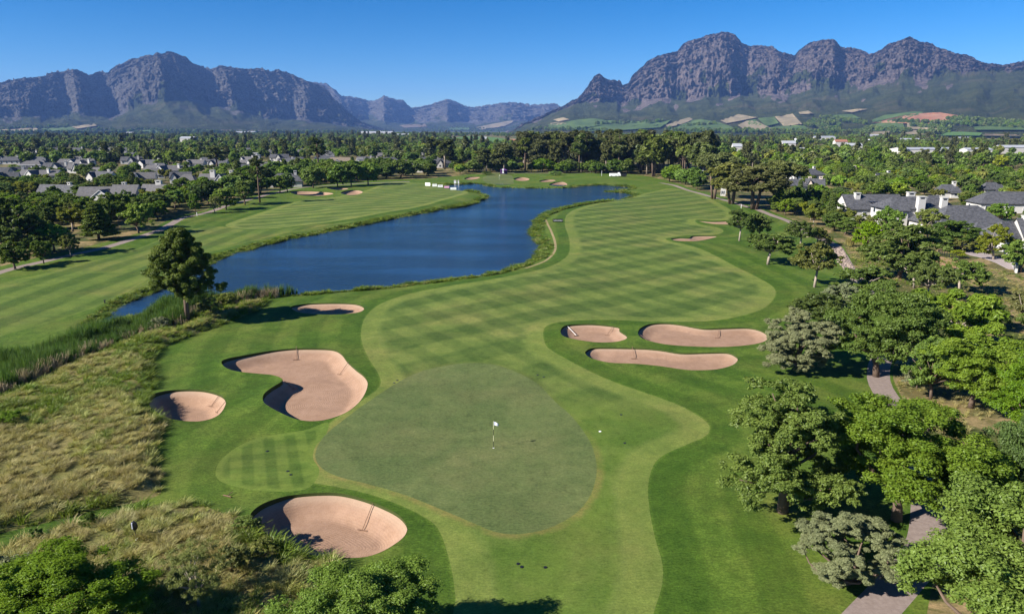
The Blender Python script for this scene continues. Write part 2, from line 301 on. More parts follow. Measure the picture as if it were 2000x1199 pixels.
# ------------------------------------------------------------------ materials: turf, sand, water, rock
def turf(name, c_lo, c_hi, c_dry, dry=.35, stripes=None, band_attr=False, amp=.25, fine=1., tan=None, blotch=.5, em=(1.9, 3.2), yfade=None, collar=False):
    t = NT(name); p = t.pos()
    big = t.noise(.07, 5, .6); mid = t.noise(.6, 5, .6); fn = t.noise(7 * fine, 6, .75)
    grain = t.noise(2.2, 4, .7, t.map(p, (1, 3.2, 1), (0, 0, R(-20))))
    c = t.mix(t.step(mid, .3, .7), c_lo, c_hi)
    c = t.mix(t.mul(t.step(big, .42, .72), dry), c, c_dry)
    c = t.mix(t.mul(t.step(t.noise(1.6, 5, .75, dist=.6), .58, .74), dry * blotch), c, c_dry)
    mot = t.noise(.9, 6, .78); c = t.mix(t.mul(t.step(mot, .30, .5, 1, 0), .5), c, tuple(x * .55 for x in c_lo)); c = t.mix(t.mul(t.step(mot, .52, .70), .5), c, tuple(x * 1.35 for x in c_hi))
    if tan is not None: c = t.mix(t.step(t.noise(.16, 5, .7, dist=.8), .46, .62), c, tan)
    if stripes:
        ed = t.attr('edge')
        for (d, per, ph, k) in stripes:
            wob = t.mul(t.noise(.12, 2), .8)
            s = t.math('SINE', t.add(t.mul(t.dot(p, d), 2 * math.pi / per), t.add(wob, ph)))
            s = t.step(s, -.45, .45)
            kk = t.mul(t.step(ed, *em), k)
            if yfade: kk = t.mul(kk, t.step(t.add(t.dot(p, (0, 1)), t.mul(t.noise(.3, 3), 6)), yfade, yfade + 9, .12, 1))
            kk = t.mul(kk, t.step(t.noise(.22, 3), .25, .6, .65, 1))
            c = t.mix(t.mul(kk, s), c, (.45, .58, .52), 'MULTIPLY')
        # perimeter cut: one pale band, one darker one, following the outline
        ring = t.mul(t.step(ed, 2.3, 2.0), t.step(ed, -.1, .1))
        c = t.mix(t.mul(ring, .35), c, (1.15, 1.08, 1.0), 'MULTIPLY')
    if band_attr:
        ed = t.attr('edge'); s = t.math('SINE', t.mul(ed, 2 * math.pi / 5.4))
        k = t.mul(t.mul(t.step(s, -.4, .4), t.step(ed, 42, 16)), t.step(ed, .0, .3))
        c = t.mix(t.mul(k, .8), c, (.62, .74, .6), 'MULTIPLY')
        s2 = t.step(t.math('SINE', t.add(t.mul(ed, 2 * math.pi / 1.35), t.mul(t.noise(.5, 2), 2))), -.6, .6); c = t.mix(t.mul(t.mul(s2, t.step(t.noise(.12, 3), .42, .62)), .35), c, (.80, .84, .80), 'MULTIPLY')
    if collar:
        inn = t.mul(t.step(t.add(t.attr('edge'), t.mul(t.noise(.35, 4), 1.2)), 2.6, 3.6), t.step(t.dot(p, (0, 1)), 70, 60))
        c = t.mix(t.mul(inn, t.step(t.noise(.2, 4, .6), .25, .6, .35, 1)), c, (.68, .82, .58), 'MULTIPLY')
        dg = t.add(t.attr('dgreen'), t.mul(t.noise(1.2, 4, .7), -.5)); c = t.mix(t.mul(t.mul(t.step(dg, .6, -.1), t.step(t.dot(p, (.25, 1)), 62, 50, .12, .8)), t.step(t.noise(.3, 4, .7), .35, .6, .2, .8)), c, (.20, .155, .055))
    c = t.mix(1, c, t.mix(t.step(t.noise(.13, 4, .6, dist=1.), .35, .65), (.86, .90, .86), (1.12, 1.08, 1.08)), 'MULTIPLY')
    c = t.mix(amp, c, t.mix(t.step(fn, .3, .7), (.35, .4, .3), (1.65, 1.6, 1.5)), 'MULTIPLY')
    c = t.mix(amp * 1.3, c, t.mix(t.step(grain, .3, .7), (.62, .66, .6), (1.35, 1.3, 1.3)), 'MULTIPLY')
    t.col(c); t.b.inputs['Roughness'].default_value = .85; t.b.inputs['Specular IOR Level'].default_value = .12
    t.bump(t.add(t.mul(fn, .6), t.mul(mid, .8)), .35, .06)
    return t.m
def dirs(a, b):
    """unit normal of the ground line through two photo pixels"""
    a, b = np.array(at(*a)), np.array(at(*b)); d = (b - a) / np.linalg.norm(b - a); return (-d[1], d[0])
nA = dirs((776, 607), (1036, 561)); nB = dirs((892, 589), (988, 628)); nC = dirs((1150, 470), (1330, 452))
def perp(d, a, b): return abs(np.dot(np.array(at(*a)) - np.array(at(*b)), d))
perA = perp(nA, (892, 589), (904, 623)); perB = perp(nB, (892, 589), (940, 579))
print('stripe periods', perA, perB, nA, nB)
M = {}
M['rough'] = turf('rough_turf', (.055, .102, .013), (.084, .137, .019), (.140, .148, .034), .62, band_attr=True, amp=.55)
M['fair'] = turf('fairway_turf', (.112, .156, .034), (.134, .174, .040), (.185, .175, .058), .6,
                 stripes=[(nA, perA, .4, .72), (nB, perB, .8, .5)], amp=.34, yfade=64, collar=True)
M['fairl'] = turf('far_fairway_turf', (.124, .166, .036), (.144, .183, .043), (.188, .182, .056), .5,
                  stripes=[(nC, 7.0, 0, .8), (dirs((560, 440), (830, 372)), 16, 0, .3)], amp=.14)
M['lawnl'] = turf('left_lawn_turf', (.085, .132, .024), (.115, .160, .030), (.175, .165, .048), .7, stripes=[(dirs((60, 600), (420, 470)), 6.5, .5, .75)], amp=.3, em=(.0, 1.2))
M['green'] = turf('green_turf', (.086, .118, .040), (.104, .131, .046), (.132, .132, .055), .65, amp=.34, fine=.7)
M['tee'] = turf('apron_turf', (.082, .138, .022), (.106, .162, .028), (.145, .155, .038), .5,
                stripes=[(dirs((520, 850), (530, 955)), 1.75, .3, .6), (dirs((450, 905), (600, 895)), 2.3, .3, .4)], amp=.25, em=(.2, .8))
M['collar'] = turf('collar_turf', (.100, .138, .036), (.15, .15, .055), (.23, .18, .085), .8, amp=.3)
M['drybank'] = turf('dry_bank_soil', (.11, .12, .035), (.18, .16, .06), (.26, .20, .09), .8, amp=.45)
M['scrub'] = turf('garden_ground', (.040, .065, .016), (.075, .085, .025), (.17, .125, .058), .8, amp=.4, tan=(.26, .19, .10))
M['strip'] = plain('bare_bank_sand', (.25, .20, .105), .95, .05, .35, 1.2)
M['reedbed'] = plain('reed_bed_mud', (.03, .032, .015), .9, .1, .4)
M['lakebed'] = plain('lake_bed', (.02, .025, .018), .9, .1)
def sand(name):
    t = NT(name); p = t.pos()
    f = t.noise(9, 5, .7); m = t.noise(.5, 4); g = t.noise(90, 3, .6)
    c = t.mix(t.step(t.mul(t.add(m, t.noise(1.7, 4, .7)), .5), .35, .65), (.285, .178, .118), (.345, .222, .152)); c = t.mix(t.mul(t.step(f, .45, .7), .35), c, (.22, .132, .088)); c = t.mix(t.mul(t.step(t.noise(.35, 5, .65, dist=.8), .5, .68), .38), c, (.215, .135, .098))
    rim = t.step(t.attr('edge'), .75, .05); c = t.mix(t.mul(rim, .5), c, (.42, .31, .22))  # sand paled along the outline to paint in the sunlit edge
    t.col(c); t.b.inputs['Roughness'].default_value = .95; t.b.inputs['Specular IOR Level'].default_value = .05
    # rake furrows that follow the outline
    rk = t.math('SINE', t.add(t.mul(t.attr('edge'), 34), t.mul(t.noise(.8, 2), 9)))
    t.bump(t.add(t.mul(rk, .12), t.add(t.mul(f, .8), t.mul(g, .3))), .55, .05); return t.m
M['sand'] = sand('raked_sand')
M['lip'] = plain('turf_lip', (.05, .065, .02), .95, .05, .4, 12)
def pathmat():
    t = NT('path_concrete'); f = t.noise(3, 6, .7); g = t.noise(30, 3)
    c = t.mix(t.step(f, .3, .7), (.20, .155, .135), (.27, .215, .19)); c = t.mix(t.mul(t.step(g, .5, .8), .3), c, (.2, .15, .13))
    t.col(c); t.bump(g, .2, .02); t.b.inputs['Roughness'].default_value = .9; return t.m
M['path'] = pathmat()
def water():
    t = NT('lake_water'); p = t.pos()
    t.b.inputs['Roughness'].default_value = .10; t.b.inputs['IOR'].default_value = 1.33; t.b.inputs['Specular IOR Level'].default_value = .5
    big = t.noise(.02, 3, .5, t.map(p, (1, 2.2, 1), (0, 0, R(15))))
    t.col(t.mix(big, (.010, .030, .070), (.016, .042, .092)))
    w1 = t.noise(1.5, 3, .6, t.map(p, (1, 2.6, 1), (0, 0, R(12)))); w2 = t.noise(.45, 2, .5, t.map(p, (1, 2.2, 1), (0, 0, R(20))))
    calm = t.step(t.noise(.035, 3, .55, t.map(p, (.5, 1.6, 1), (0, 0, R(12)))), .36, .64, .34, 1)
    b = t.bump(t.add(t.mul(w1, .8), t.mul(w2, 1.2)), 1, .21); t.l(t.mul(calm, .9), b.inputs['Strength'])
    return t.m
M['water'] = water()
M['valley'] = (lambda: (lambda t: (t.col(t.mix(t.step(t.noise(.004, 5, .6), .45, .6), t.mix(t.noise(.02, 4), (.030, .048, .018), (.05, .07, .025)), t.mix(t.noise(.012, 3), (.10, .12, .045), (.16, .13, .07)))), t.m)[1])(NT('valley_floor')))()
# foliage: colour varies from leaf to leaf, clump to clump and tree to tree
def foliage(name, lo, hi, trans=.3, rv=.25, autumn=None):
    t = NT(name); v = t.attr('v'); o = t.rnd(); lo, hi = [tuple(min(.6, q * 1.28) for q in w) for w in (lo, hi)]
    c = t.mix(v, lo, hi)
    h = t.n('HueSaturation'); t.l(c, h.inputs['Color']); t.l(t.math('MULTIPLY_ADD', o, rv * 1.6, 1 - rv * .8), h.inputs['Value'])
    t.l(t.math('MULTIPLY_ADD', t.math('FRACT', t.mul(o, 7.31)), .03, .487), h.inputs['Hue'])
    t.l(t.math('MULTIPLY_ADD', t.math('FRACT', t.mul(o, 3.77)), .22, .88), h.inputs['Saturation'])
    c = h.outputs[0]
    t.t.nodes.remove(t.b)
    d = t.n('BsdfDiffuse'); tr = t.n('BsdfTranslucent'); g = t.n('BsdfGlossy'); g.inputs['Roughness'].default_value = .45; g.inputs['Color'].default_value = (.6, .6, .6, 1)
    m1 = t.n('MixShader'); m2 = t.n('MixShader'); m1.inputs[0].default_value = trans; m2.inputs[0].default_value = .022
    t.l(c, d.inputs[0]); t.l(t.mix(.5, c, (hi[0] * 1.5, hi[1] * 1.6, hi[2]), 'MIX'), tr.inputs[0])
    t.l(d.outputs[0], m1.inputs[1]); t.l(tr.outputs[0], m1.inputs[2]); t.l(m1.outputs[0], m2.inputs[1]); t.l(g.outputs[0], m2.inputs[2]); t.l(m2.outputs[0], t.out.inputs[0])
    return t.m
FOL = dict(
 green=foliage('leaf_green', (.052, .098, .012), (.150, .205, .030)),
 dark=foliage('leaf_dark', (.038, .070, .011), (.112, .155, .025)),
 lime=foliage('leaf_lime', (.085, .150, .010), (.21, .285, .030)),
 light=foliage('leaf_light', (.070, .108, .006), (.175, .222, .020), .3, .1),
 fresh=foliage('leaf_fresh', (.055, .105, .009), (.150, .215, .024), .3, .15),
 olive=foliage('leaf_olive', (.075, .092, .022), (.18, .185, .05)),
 silver=foliage('leaf_silver', (.085, .098, .045), (.205, .215, .11), .15, .12),
 pine=foliage('needle_pine', (.038, .060, .012), (.120, .145, .028), .15, .15),
 umbrella=foliage('needle_umbrella_pine', (.060, .076, .018), (.150, .158, .040), .15, .15),
 euc=foliage('leaf_eucalyptus', (.032, .042, .013), (.100, .106, .034), .15, .25),
 yellow=foliage('leaf_yellow_green', (.085, .11, .011), (.20, .21, .03)),
 rust=foliage('leaf_rust', (.12, .07, .02), (.28, .16, .05)),
 reed=foliage('reed_leaf', (.034, .074, .013), (.090, .142, .030), .3, .3),
 dryg=foliage('dry_grass_blade', (.165, .142, .048), (.345, .30, .125), .3, .25),
 olvg=foliage('olive_grass_blade', (.13, .15, .032), (.31, .30, .10), .3, .25),
 bankg=foliage('bank_grass_blade', (.06, .10, .014), (.16, .20, .03), .3, .3),
 plume=foliage('reed_plume', (.20, .15, .09), (.38, .30, .20), .2, .2))
M['bark'] = plain('bark_brown', (.14, .10, .075), .95, .05, .4, 6)
M['barkpale'] = plain('bark_pale', (.30, .25, .20), .95, .05, .35, 5)
# ------------------------------------------------------------------ one triangulation of the ground, cut into its regions
def build_ground():
    V = []; E = []
    def loop(poly, step):
        # resample so that edges are not much longer than step
        out = []
        for a, b in zip(poly, np.roll(poly, -1, 0)):
            n = max(1, int(np.linalg.norm(b - a) / step))
            for k in range(n): out.append(a + (b - a) * k / n)
        n0 = len(V); V.extend(map(tuple, out)); m = len(out)
        E.extend((n0 + i, n0 + (i + 1) % m) for i in range(m))
    regs = [(k, v) for k, v in BUNK.items()]
    others = [('green', GREEN), ('apron', TEE), ('far_green', FARGREEN), ('bank_strip', BANKSTRIP)] + list(PATHS.items()) + \
             [('lake_bed', LAKE), ('reed_bed', REED), ('dry_bank', ROUGHA), ('dry_bank_front', ROUGHB), ('fairway', FAIR), ('left_fairway', FAIRL), ('left_lawn', LAWNL), ('garden_ground', SCRUB)]
    for k, v in regs: loop(v, .4 if v[:, 1].mean() < 110 else 1.2)
    for k, v in others: loop(v, 1.6 if v[:, 1].mean() < 130 else 4)
    # polar grid
    rr = [6.0]
    while rr[-1] < 500: rr.append(rr[-1] * 1.0165)
    while rr[-1] < 3200: rr.append(rr[-1] * 1.06)
    while rr[-1] < 40000: rr.append(rr[-1] * 1.35)
    rnd = np.random.default_rng(3)
    az = np.radians(np.concatenate([np.arange(-76, -42, 4.), np.arange(-42, 42, .62), np.arange(42, 77, 4.)]))
    G = []
    for i, r in enumerate(rr):
        a = az if i < len(rr) - 9 else np.radians(np.arange(-76, 77, 4.))
        off = (.31 if i % 2 else 0); a = a + np.radians(off)
        G.append(np.stack([np.sin(a) * r, np.cos(a) * r], 1))
    G = np.concatenate(G)
    for k, poly in BUNK.items():           # finer points in and round the bunkers
        s = .24 if poly[:, 1].mean() < 110 else 1.2
        lo, hi = poly.min(0) - 1.5, poly.max(0) + 1.5
        gx, gy = np.meshgrid(np.arange(lo[0], hi[0], s), np.arange(lo[1], hi[1], s)); q = np.stack([gx.ravel(), gy.ravel()], 1) + rnd.uniform(-.2, .2, (gx.size, 2)) * s
        d, _ = pdist(q, poly); i = inside(q, poly)
        q = q[(d > s * .5) & (i | (d < 1.6))]; G = np.concatenate([G, q])
    V.extend(map(tuple, G))
    vs = [Vector((float(x), float(y))) for x, y in V]
    ov, oe, of, _, _, _ = geometry.delaunay_2d_cdt(vs, E, [], 0, 1e-4, False)
    P = np.array([tuple(v) for v in ov]); F = np.array([f for f in of if len(f) == 3], np.int64)
    a, b, c = P[F[:, 0]], P[F[:, 1]], P[F[:, 2]]
    cr = (b[:, 0] - a[:, 0]) * (c[:, 1] - a[:, 1]) - (b[:, 1] - a[:, 1]) * (c[:, 0] - a[:, 0])
    F[cr < 0] = F[cr < 0][:, ::-1]; F = F[np.abs(cr) > 1e-7]
    cen = P[F].mean(1); lab = np.full(len(F), -1)
    names = [k for k, _ in regs] + [k for k, _ in others]
    for i, (k, poly) in reversed(list(enumerate(regs + others))):
        lab[inside(cen, poly)] = i
    Z = ground_z(P)
    matof = dict(green='green', apron='tee', far_green='green', bank_strip='strip', cart_path='path', left_path='path', far_path='path', lake_bed='lakebed',
                 reed_bed='reedbed', dry_bank='drybank', dry_bank_front='drybank', fairway='fair', left_fairway='fairl', left_lawn='lawnl', garden_ground='scrub')
    polys = dict(regs + others)
    def emit(name, sel, mat, poly=None, isb=False):
        f = F[sel]
        if not len(f): print('empty region', name); return
        u, inv = np.unique(f, return_inverse=True); f = inv.reshape(f.shape); p = P[u]
        z = ground_z(p, True) if isb else Z[u]
        at_ = {'dgreen': np.minimum(pdist(p, GREEN)[0], 30) if name == 'fairway' else np.full(len(p), 30.)}
        if poly is not None: at_['edge'] = pdist(p, poly)[0]
        me = mesh_np(name, np.column_stack([p, z]), f, [mat], attrs=at_)
        return link(name, me)
    for i, (k, poly) in enumerate(regs):
        o = emit('sand_bunker', lab == i, M['sand'], poly, True)
        if o is None: continue
        tag(o, BLABEL[k], 'bunker', 'sand bunkers of the golf hole')
        # the cut edge of the turf round the sand
        n = len(poly); zt = ground_z(poly) + .012; me = mesh_np('turf_lip', np.concatenate([np.column_stack([poly, zt]), np.column_stack([poly, zt * 0 + ground_z(poly, True) - .12])]),
            np.array([(j, (j + 1) % n, n + (j + 1) % n, n + j) for j in range(n)]), [M['lip']])
        link('turf_lip', me, o)
    for j, (k, poly) in enumerate(others):
        o = emit(k, lab == len(regs) + j, M[matof[k]], poly)
        if o: tag(o, kind='structure')
    # everything else: mown rough near, valley floor beyond
    base = lab == -1; far = base & (cen[:, 1] > 430)
    dr = base & ~far
    f = F[dr]; u, inv = np.unique(f, return_inverse=True); p = P[u]
    ed = np.full(len(p), 50.)
    nb = p[:, 1] < 260
    ed[nb] = np.minimum(pdist(p[nb], FAIR)[0], pdist(p[nb], FAIRL)[0])
    me = mesh_np('ground', np.column_stack([p, Z[u]]), inv.reshape(f.shape), [M['rough']], attrs={'edge': ed}); tag(link('ground', me), kind='structure')
    sc = None
    o = emit('valley_floor', far, M['valley']); tag(o, kind='structure')
build_ground()
# low sheet behind and beside the camera
mb = MB(); mb.poly([(-9000, -9000, -2.2), (9000, -9000, -2.2), (9000, 3000, -2.2), (-9000, 3000, -2.2)])
tag(mb.build('surrounding_ground', M['rough']), kind='structure')
# water sheet, a little larger than the basin outline
def offset(poly, d):
    t = np.roll(poly, -1, 0) - np.roll(poly, 1, 0); t /= np.linalg.norm(t, axis=1)[:, None]; n = np.stack([t[:, 1], -t[:, 0]], 1)
    area = .5 * np.sum(poly[:, 0] * np.roll(poly[:, 1], -1) - np.roll(poly[:, 0], -1) * poly[:, 1]); return poly + n * d * (1 if area > 0 else -1)
def sheet(name, poly, z, mat):
    n = len(poly); ov, _, of, _, _, _ = geometry.delaunay_2d_cdt([Vector(map(float, p)) for p in poly], [(i, (i + 1) % n) for i in range(n)], [], 1, 1e-4, False)
    P = np.array([tuple(v) for v in ov]); F = np.array([f for f in of if len(f) == 3])
    a, b, c = P[F[:, 0]], P[F[:, 1]], P[F[:, 2]]; cr = (b[:, 0] - a[:, 0]) * (c[:, 1] - a[:, 1]) - (b[:, 1] - a[:, 1]) * (c[:, 0] - a[:, 0]); F[cr < 0] = F[cr < 0][:, ::-1]
    return link(name, mesh_np(name, np.column_stack([P, np.full(len(P), z)]), F, [mat], smoothf=False))
tag(sheet('lake_water', offset(LAKE, .35), -.34, M['water']), kind='structure')
# ------------------------------------------------------------------ mountains: cliffs over debris slopes, each range a mesh of its own
def pl(pts): a = np.array(pts, float); return lambda X: np.interp(X, a[:, 0], a[:, 1])
SLOPES = {}
def mountain(name, X0, X1, sky, foot, rb, rf, rr, spur, mat, seed, cpow=2.0, famp=1., step=1.7, foota=1.6, nv=150, gully=260., cap=False):
    X = np.arange(X0, X1 + .1, step); nx = len(X)
    s = np.concatenate([np.linspace(0, 1, nv // 3, endpoint=False), np.linspace(1, 2, nv - nv // 3), np.linspace(2, 2.5, 10)[1:]]); ns = len(s)
    S, XX = np.meshgrid(s, X, indexing='ij')
    az = np.array([azim(x) for x in X]); te = np.array([tan_el(x, 252.) for x in X])
    def tn(px, py): return np.array([tan_el(a, b) for a, b in zip(px, py)])
    B0, F0, R0 = rb(X), rf(X), rr(X)
    g = spur(X); u = np.clip(S - 1, 0, 1); v = np.clip(S, 0, 1)
    zf = CAM_H + F0 * tn(X, foot(X)); zr = CAM_H + R0 * tn(X, sky(X))
    zf = np.minimum(zf, zr - 5)
    r = np.where(S < 1, B0 + (F0 - B0) * v, F0 + (R0 - F0) * np.clip(u, 0, 1) + np.clip(S - 2, 0, 1) * 2500)
    prof = 1 - (1 - u) ** cpow
    z = np.where(S < 1, zf * v ** foota, zf + (zr - zf) * prof)
    z = np.where(S > 2, zr - (S - 2) * 2 * (zr * .8), z)
    # erosion: vertical buttresses and gullies, fading out on the debris slope; drainage lines on the slope itself
    K = XX / 1376.
    n1 = ridged(K * 26 + S * .7, S * 1.3, 4, seed) - .6
    n2 = ridged(K * 90 + S * 1.2 + n1, S * 3.5 + K * 8, 4, seed + 5) - .6
    n3 = fbm(K * 330, S * 26, 4, seed + 9) - .5
    n4 = fbm(K * 60 + 3, S * 16 + K * 20, 3, seed + 21) - .5          # ledges
    wc = smooth(.8, 1.12, S); topf = 1 - .75 * smooth(1.75, 2.0, S)
    r = r + (g[None, :] * smooth(.55, 1.1, S) * (1 - .55 * smooth(1.5, 2, S)))
    r = r - wc * topf * (n1 * gully * 1.9 + n2 * gully * .85 * famp + n3 * 110 * famp + n4 * 170)
    r = r - wc * topf * (ridged(K * 700, S * 60 + K * 90, 3, seed + 61) - .6) * 130 * famp
    sl = (1 - wc) * smooth(0, .5, S)
    r = r - sl * (ridged(K * 26 + S * 1.5, S * 2.2, 3, seed + 31) - .6) * 150
    z = z + sl * (fbm(K * 40, S * 6, 4, seed + 3) - .5) * 70 * v
    z = z + wc * ((fbm(K * 130, S * 9, 4, seed + 13) - .5) * 34 * famp) + smooth(1.9, 2, S) * (fbm(K * 420, S * 0, 4, seed + 15) - .5) * 48
    z = np.maximum(z, -3)
    x = np.sin(az)[None, :] * r; y = np.cos(az)[None, :] * r
    V = np.stack([x, y, z], -1).reshape(-1, 3)
    i, j = np.meshgrid(np.arange(ns - 1), np.arange(nx - 1), indexing='ij'); a = (i * nx + j).ravel()
    F = np.stack([a, a + 1, a + 1 + nx, a + nx], 1)
    rock = smooth(.95, 1.06, S + (fbm(K * 50, S * 5, 4, seed + 41) - .5) * .9 * (1 if not cap else .7)) * (1 - .35 * smooth(.62, .7, fbm(K * 70, S * 13, 4, seed + 43)))
    rock = np.clip(rock, 0, 1)
    me = mesh_np(name, V, F, [mat], attrs={'rock': rock.ravel(), 'hgt': (z / 1000).ravel()})
    o = link(name, me); tag(o, kind='structure')
    SLOPES[name] = (X, s, r, z, az)
    return o
def slope_at(name, px, py):
    """world point on the debris slope of a range under a photo pixel"""
    X, s, r, z, az = SLOPES[name]; j = int(np.clip(np.searchsorted(X, px), 1, len(X) - 1)); out = []
    for c in (j - 1, j):
        k = s <= 1.05; rr_, zz = r[k, c], z[k, c]; te = (zz - CAM_H) / rr_; te = np.maximum.accumulate(te); T = tan_el(px, py)
        out.append((np.interp(T, te, rr_), np.interp(T, te, zz)))
    f = (px - X[j - 1]) / (X[j] - X[j - 1]); rr_, zz = [a * (1 - f) + b * f for a, b in zip(*out)]; A = azim(px)
    return math.sin(A) * rr_, math.cos(A) * rr_, zz
def rockmat(name, warm, cool, stain_crevice, veg, veg2, bare):
    t = NT(name); p = t.pos(); rk = t.attr('rock')
    st = t.noise(.010, 6, .7, t.map(p, (.7, .7, 8.)), .35)        # strata
    vs = t.noise(.02, 6, .7, t.map(p, (1, 1, .22)), .4)         # streaks
    fine = t.noise(.05, 6, .75)
    c = t.mix(t.step(vs, .38, .62), cool, warm); c = t.mix(t.mul(t.step(st, .5, .60), .6), c, stain_crevice); c = t.mix(t.mul(t.step(t.noise(.03, 6, .75, t.map(p, (1, 1, .16))), .56, .64), .5), c, stain_crevice)  # strata bands, then vertical crevices whose dark shade is painted into the colour
    c = t.mix(t.mul(t.step(fine, .52, .66), .6), c, veg)
    v = t.mix(t.step(t.noise(.006, 6, .7), .4, .6), veg, veg2); v = t.mix(t.mul(t.step(t.noise(.0035, 6, .65, dist=.8), .52, .66), .7), v, bare)
    v = t.mix(t.mul(t.step(fine, .45, .7), .35), v, (.025, .035, .014))
    t.col(t.mix(t.step(rk, .3, .7), v, c)); t.b.inputs['Roughness'].default_value = .95; t.b.inputs['Specular IOR Level'].default_value = .03
    t.bump(t.add(t.mul(fine, .9), t.add(t.mul(vs, .7), t.mul(st, 1.2))), 1., 24.); return t.m
MR = rockmat('mountain_rock_right', (.215, .165, .142), (.118, .102, .097), (.060, .050, .048), (.042, .052, .018), (.070, .080, .026), (.11, .095, .050))
ML = rockmat('mountain_rock_left', (.138, .122, .104), (.068, .066, .064), (.042, .040, .039), (.034, .042, .013), (.060, .068, .022), (.10, .088, .048))
skyL = pl([(-420,200),(-300,172),(-200,150),(-90,158),(0,163),(10,165),(21,161),(52,154.5),(94.5,151),(119,141),(157.5,137),(175,141),(189,147.5),(210,139),(227.5,140),(245,128),(266,121),(287,115),(315,113),(324,108),(331,112.5),(343,105.5),(378,111),(388.5,123),(413,130),(429,134),(441,130),(465.5,133),(490,135),(521.5,133),(535.5,140.5),(549.5,136),(574,142),(595,153),(616,160),(640,172),(655,190),(672,210),(690,226),(706,238),(755,256),(800,262)])
footL = pl([(-420,232),(0,228),(140,224),(217,228),(260,212),(297,200),(371,186),(410,196),(469,207),(518,231),(591,233),(640,240),(700,250),(760,259),(800,264)])
spurL = pl([(-420,300),(-200,-100),(-60,350),(0,150),(45,-60),(140,520),(158,120),(168,100),(217,520),(232,330),(288,-40),(329,-260),(413,560),(432,200),(466,40),(493,380),(512,130),(525,120),(575,480),(600,260),(650,420),(800,500)])
skyM = pl([(560,170),(600,160),(640,163),(650,168.5),(671,188),(699,189),(720,195),(734,196.5),(751.5,189.5),(769,192),(790,197),(804,210),(832,206),(856.5,200),(874,193),(888,198),(909,207),(930,209),(951,206),(982.5,201),(1017.5,201),(1035,205),(1070,203),(1084,202),(1094.5,209),(1112,201),(1150,190),(1200,185)])
footM = pl([(560,235),(660,232),(720,236),(780,240),(850,236),(950,238),(1050,235),(1200,225)])
spurM = pl([(560,0),(640,200),(670,-300),(720,500),(752,-200),(805,700),(874,-200),(915,500),(985,-100),(1040,300),(1090,-50),(1120,300),(1200,200)])
skyR = pl([(985,262),(1000,257),(1021,243),(1056,228),(1080.5,217.5),(1115.5,200),(1126,196.5),(1133,188),(1143.5,175.5),(1150.5,161.5),(1158,152),(1168,148.5),(1185.5,158),(1206.5,160),(1213.5,167),(1224,165),(1231,149),(1252,130),(1266,118),(1290.5,111),(1315,104),(1329,90),(1338.5,87),(1363,77.5),(1391,74),(1408.5,71),(1422.5,75),(1436.5,90),(1457.5,93),(1492.5,97),(1510,105.5),(1524,107),(1538,114),(1545,102),(1562.5,91.5),(1590.5,84.5),(1611.5,86),(1625.5,97),(1664,101),(1681.5,111),(1702.5,102),(1720,91.5),(1751.5,83),(1783,88),(1807.5,97),(1842.5,109),(1877.5,116),(1898.5,130),(1930,132.5),(1965,129),(1986,126.5),(2000,121),(2100,108),(2250,100),(2400,130)])
footR = pl([(985,262),(1021,247),(1056,234),(1090,216),(1120,201),(1140,201),(1203,200),(1210,205),(1245,201),(1301,192),(1321,196.5),(1370,193),(1422,186),(1517,182.5),(1580,172),(1632,172),(1667,165),(1720,156),(1807,152),(1877,141),(1898,134),(1930,140),(1986,138),(2100,125),(2400,140)])
spurR = pl([(985,0),(1120,60),(1168,-120),(1212,300),(1226,140),(1290,-80),(1315,60),(1322,-40),(1400,-220),(1436,60),(1449,260),(1500,0),(1540,260),(1575,-80),(1612,-120),(1634,200),(1660,200),(1690,60),(1752,-160),(1800,80),(1812,0),(1898,160),(2000,100),(2400,100)])
K_ = lambda v: (lambda X: np.full(len(X), float(v)))
mountain('mountain_range_middle', 560, 1200, skyM, footM, K_(7200), K_(9600), K_(11200), spurM, ML, 71, 1.35, .8, gully=300, step=2.2, nv=110)
mountain('mountain_range_left', -420, 800, skyL, footL, K_(4300), K_(6300), K_(7500), spurL, ML, 11, 1.9, .8, gully=170)
mountain('mountain_range_right', 985, 2400, skyR, footR, pl([(985,3000),(1300,2700),(2000,2500)]), pl([(985,5200),(1150,5600),(2000,5200)]), pl([(985,5400),(1126,6200),(1400,6900),(1900,6200),(2000,6100)]), lambda X: spurR(X) * .6, MR, 37, 2.3, .9, gully=75)
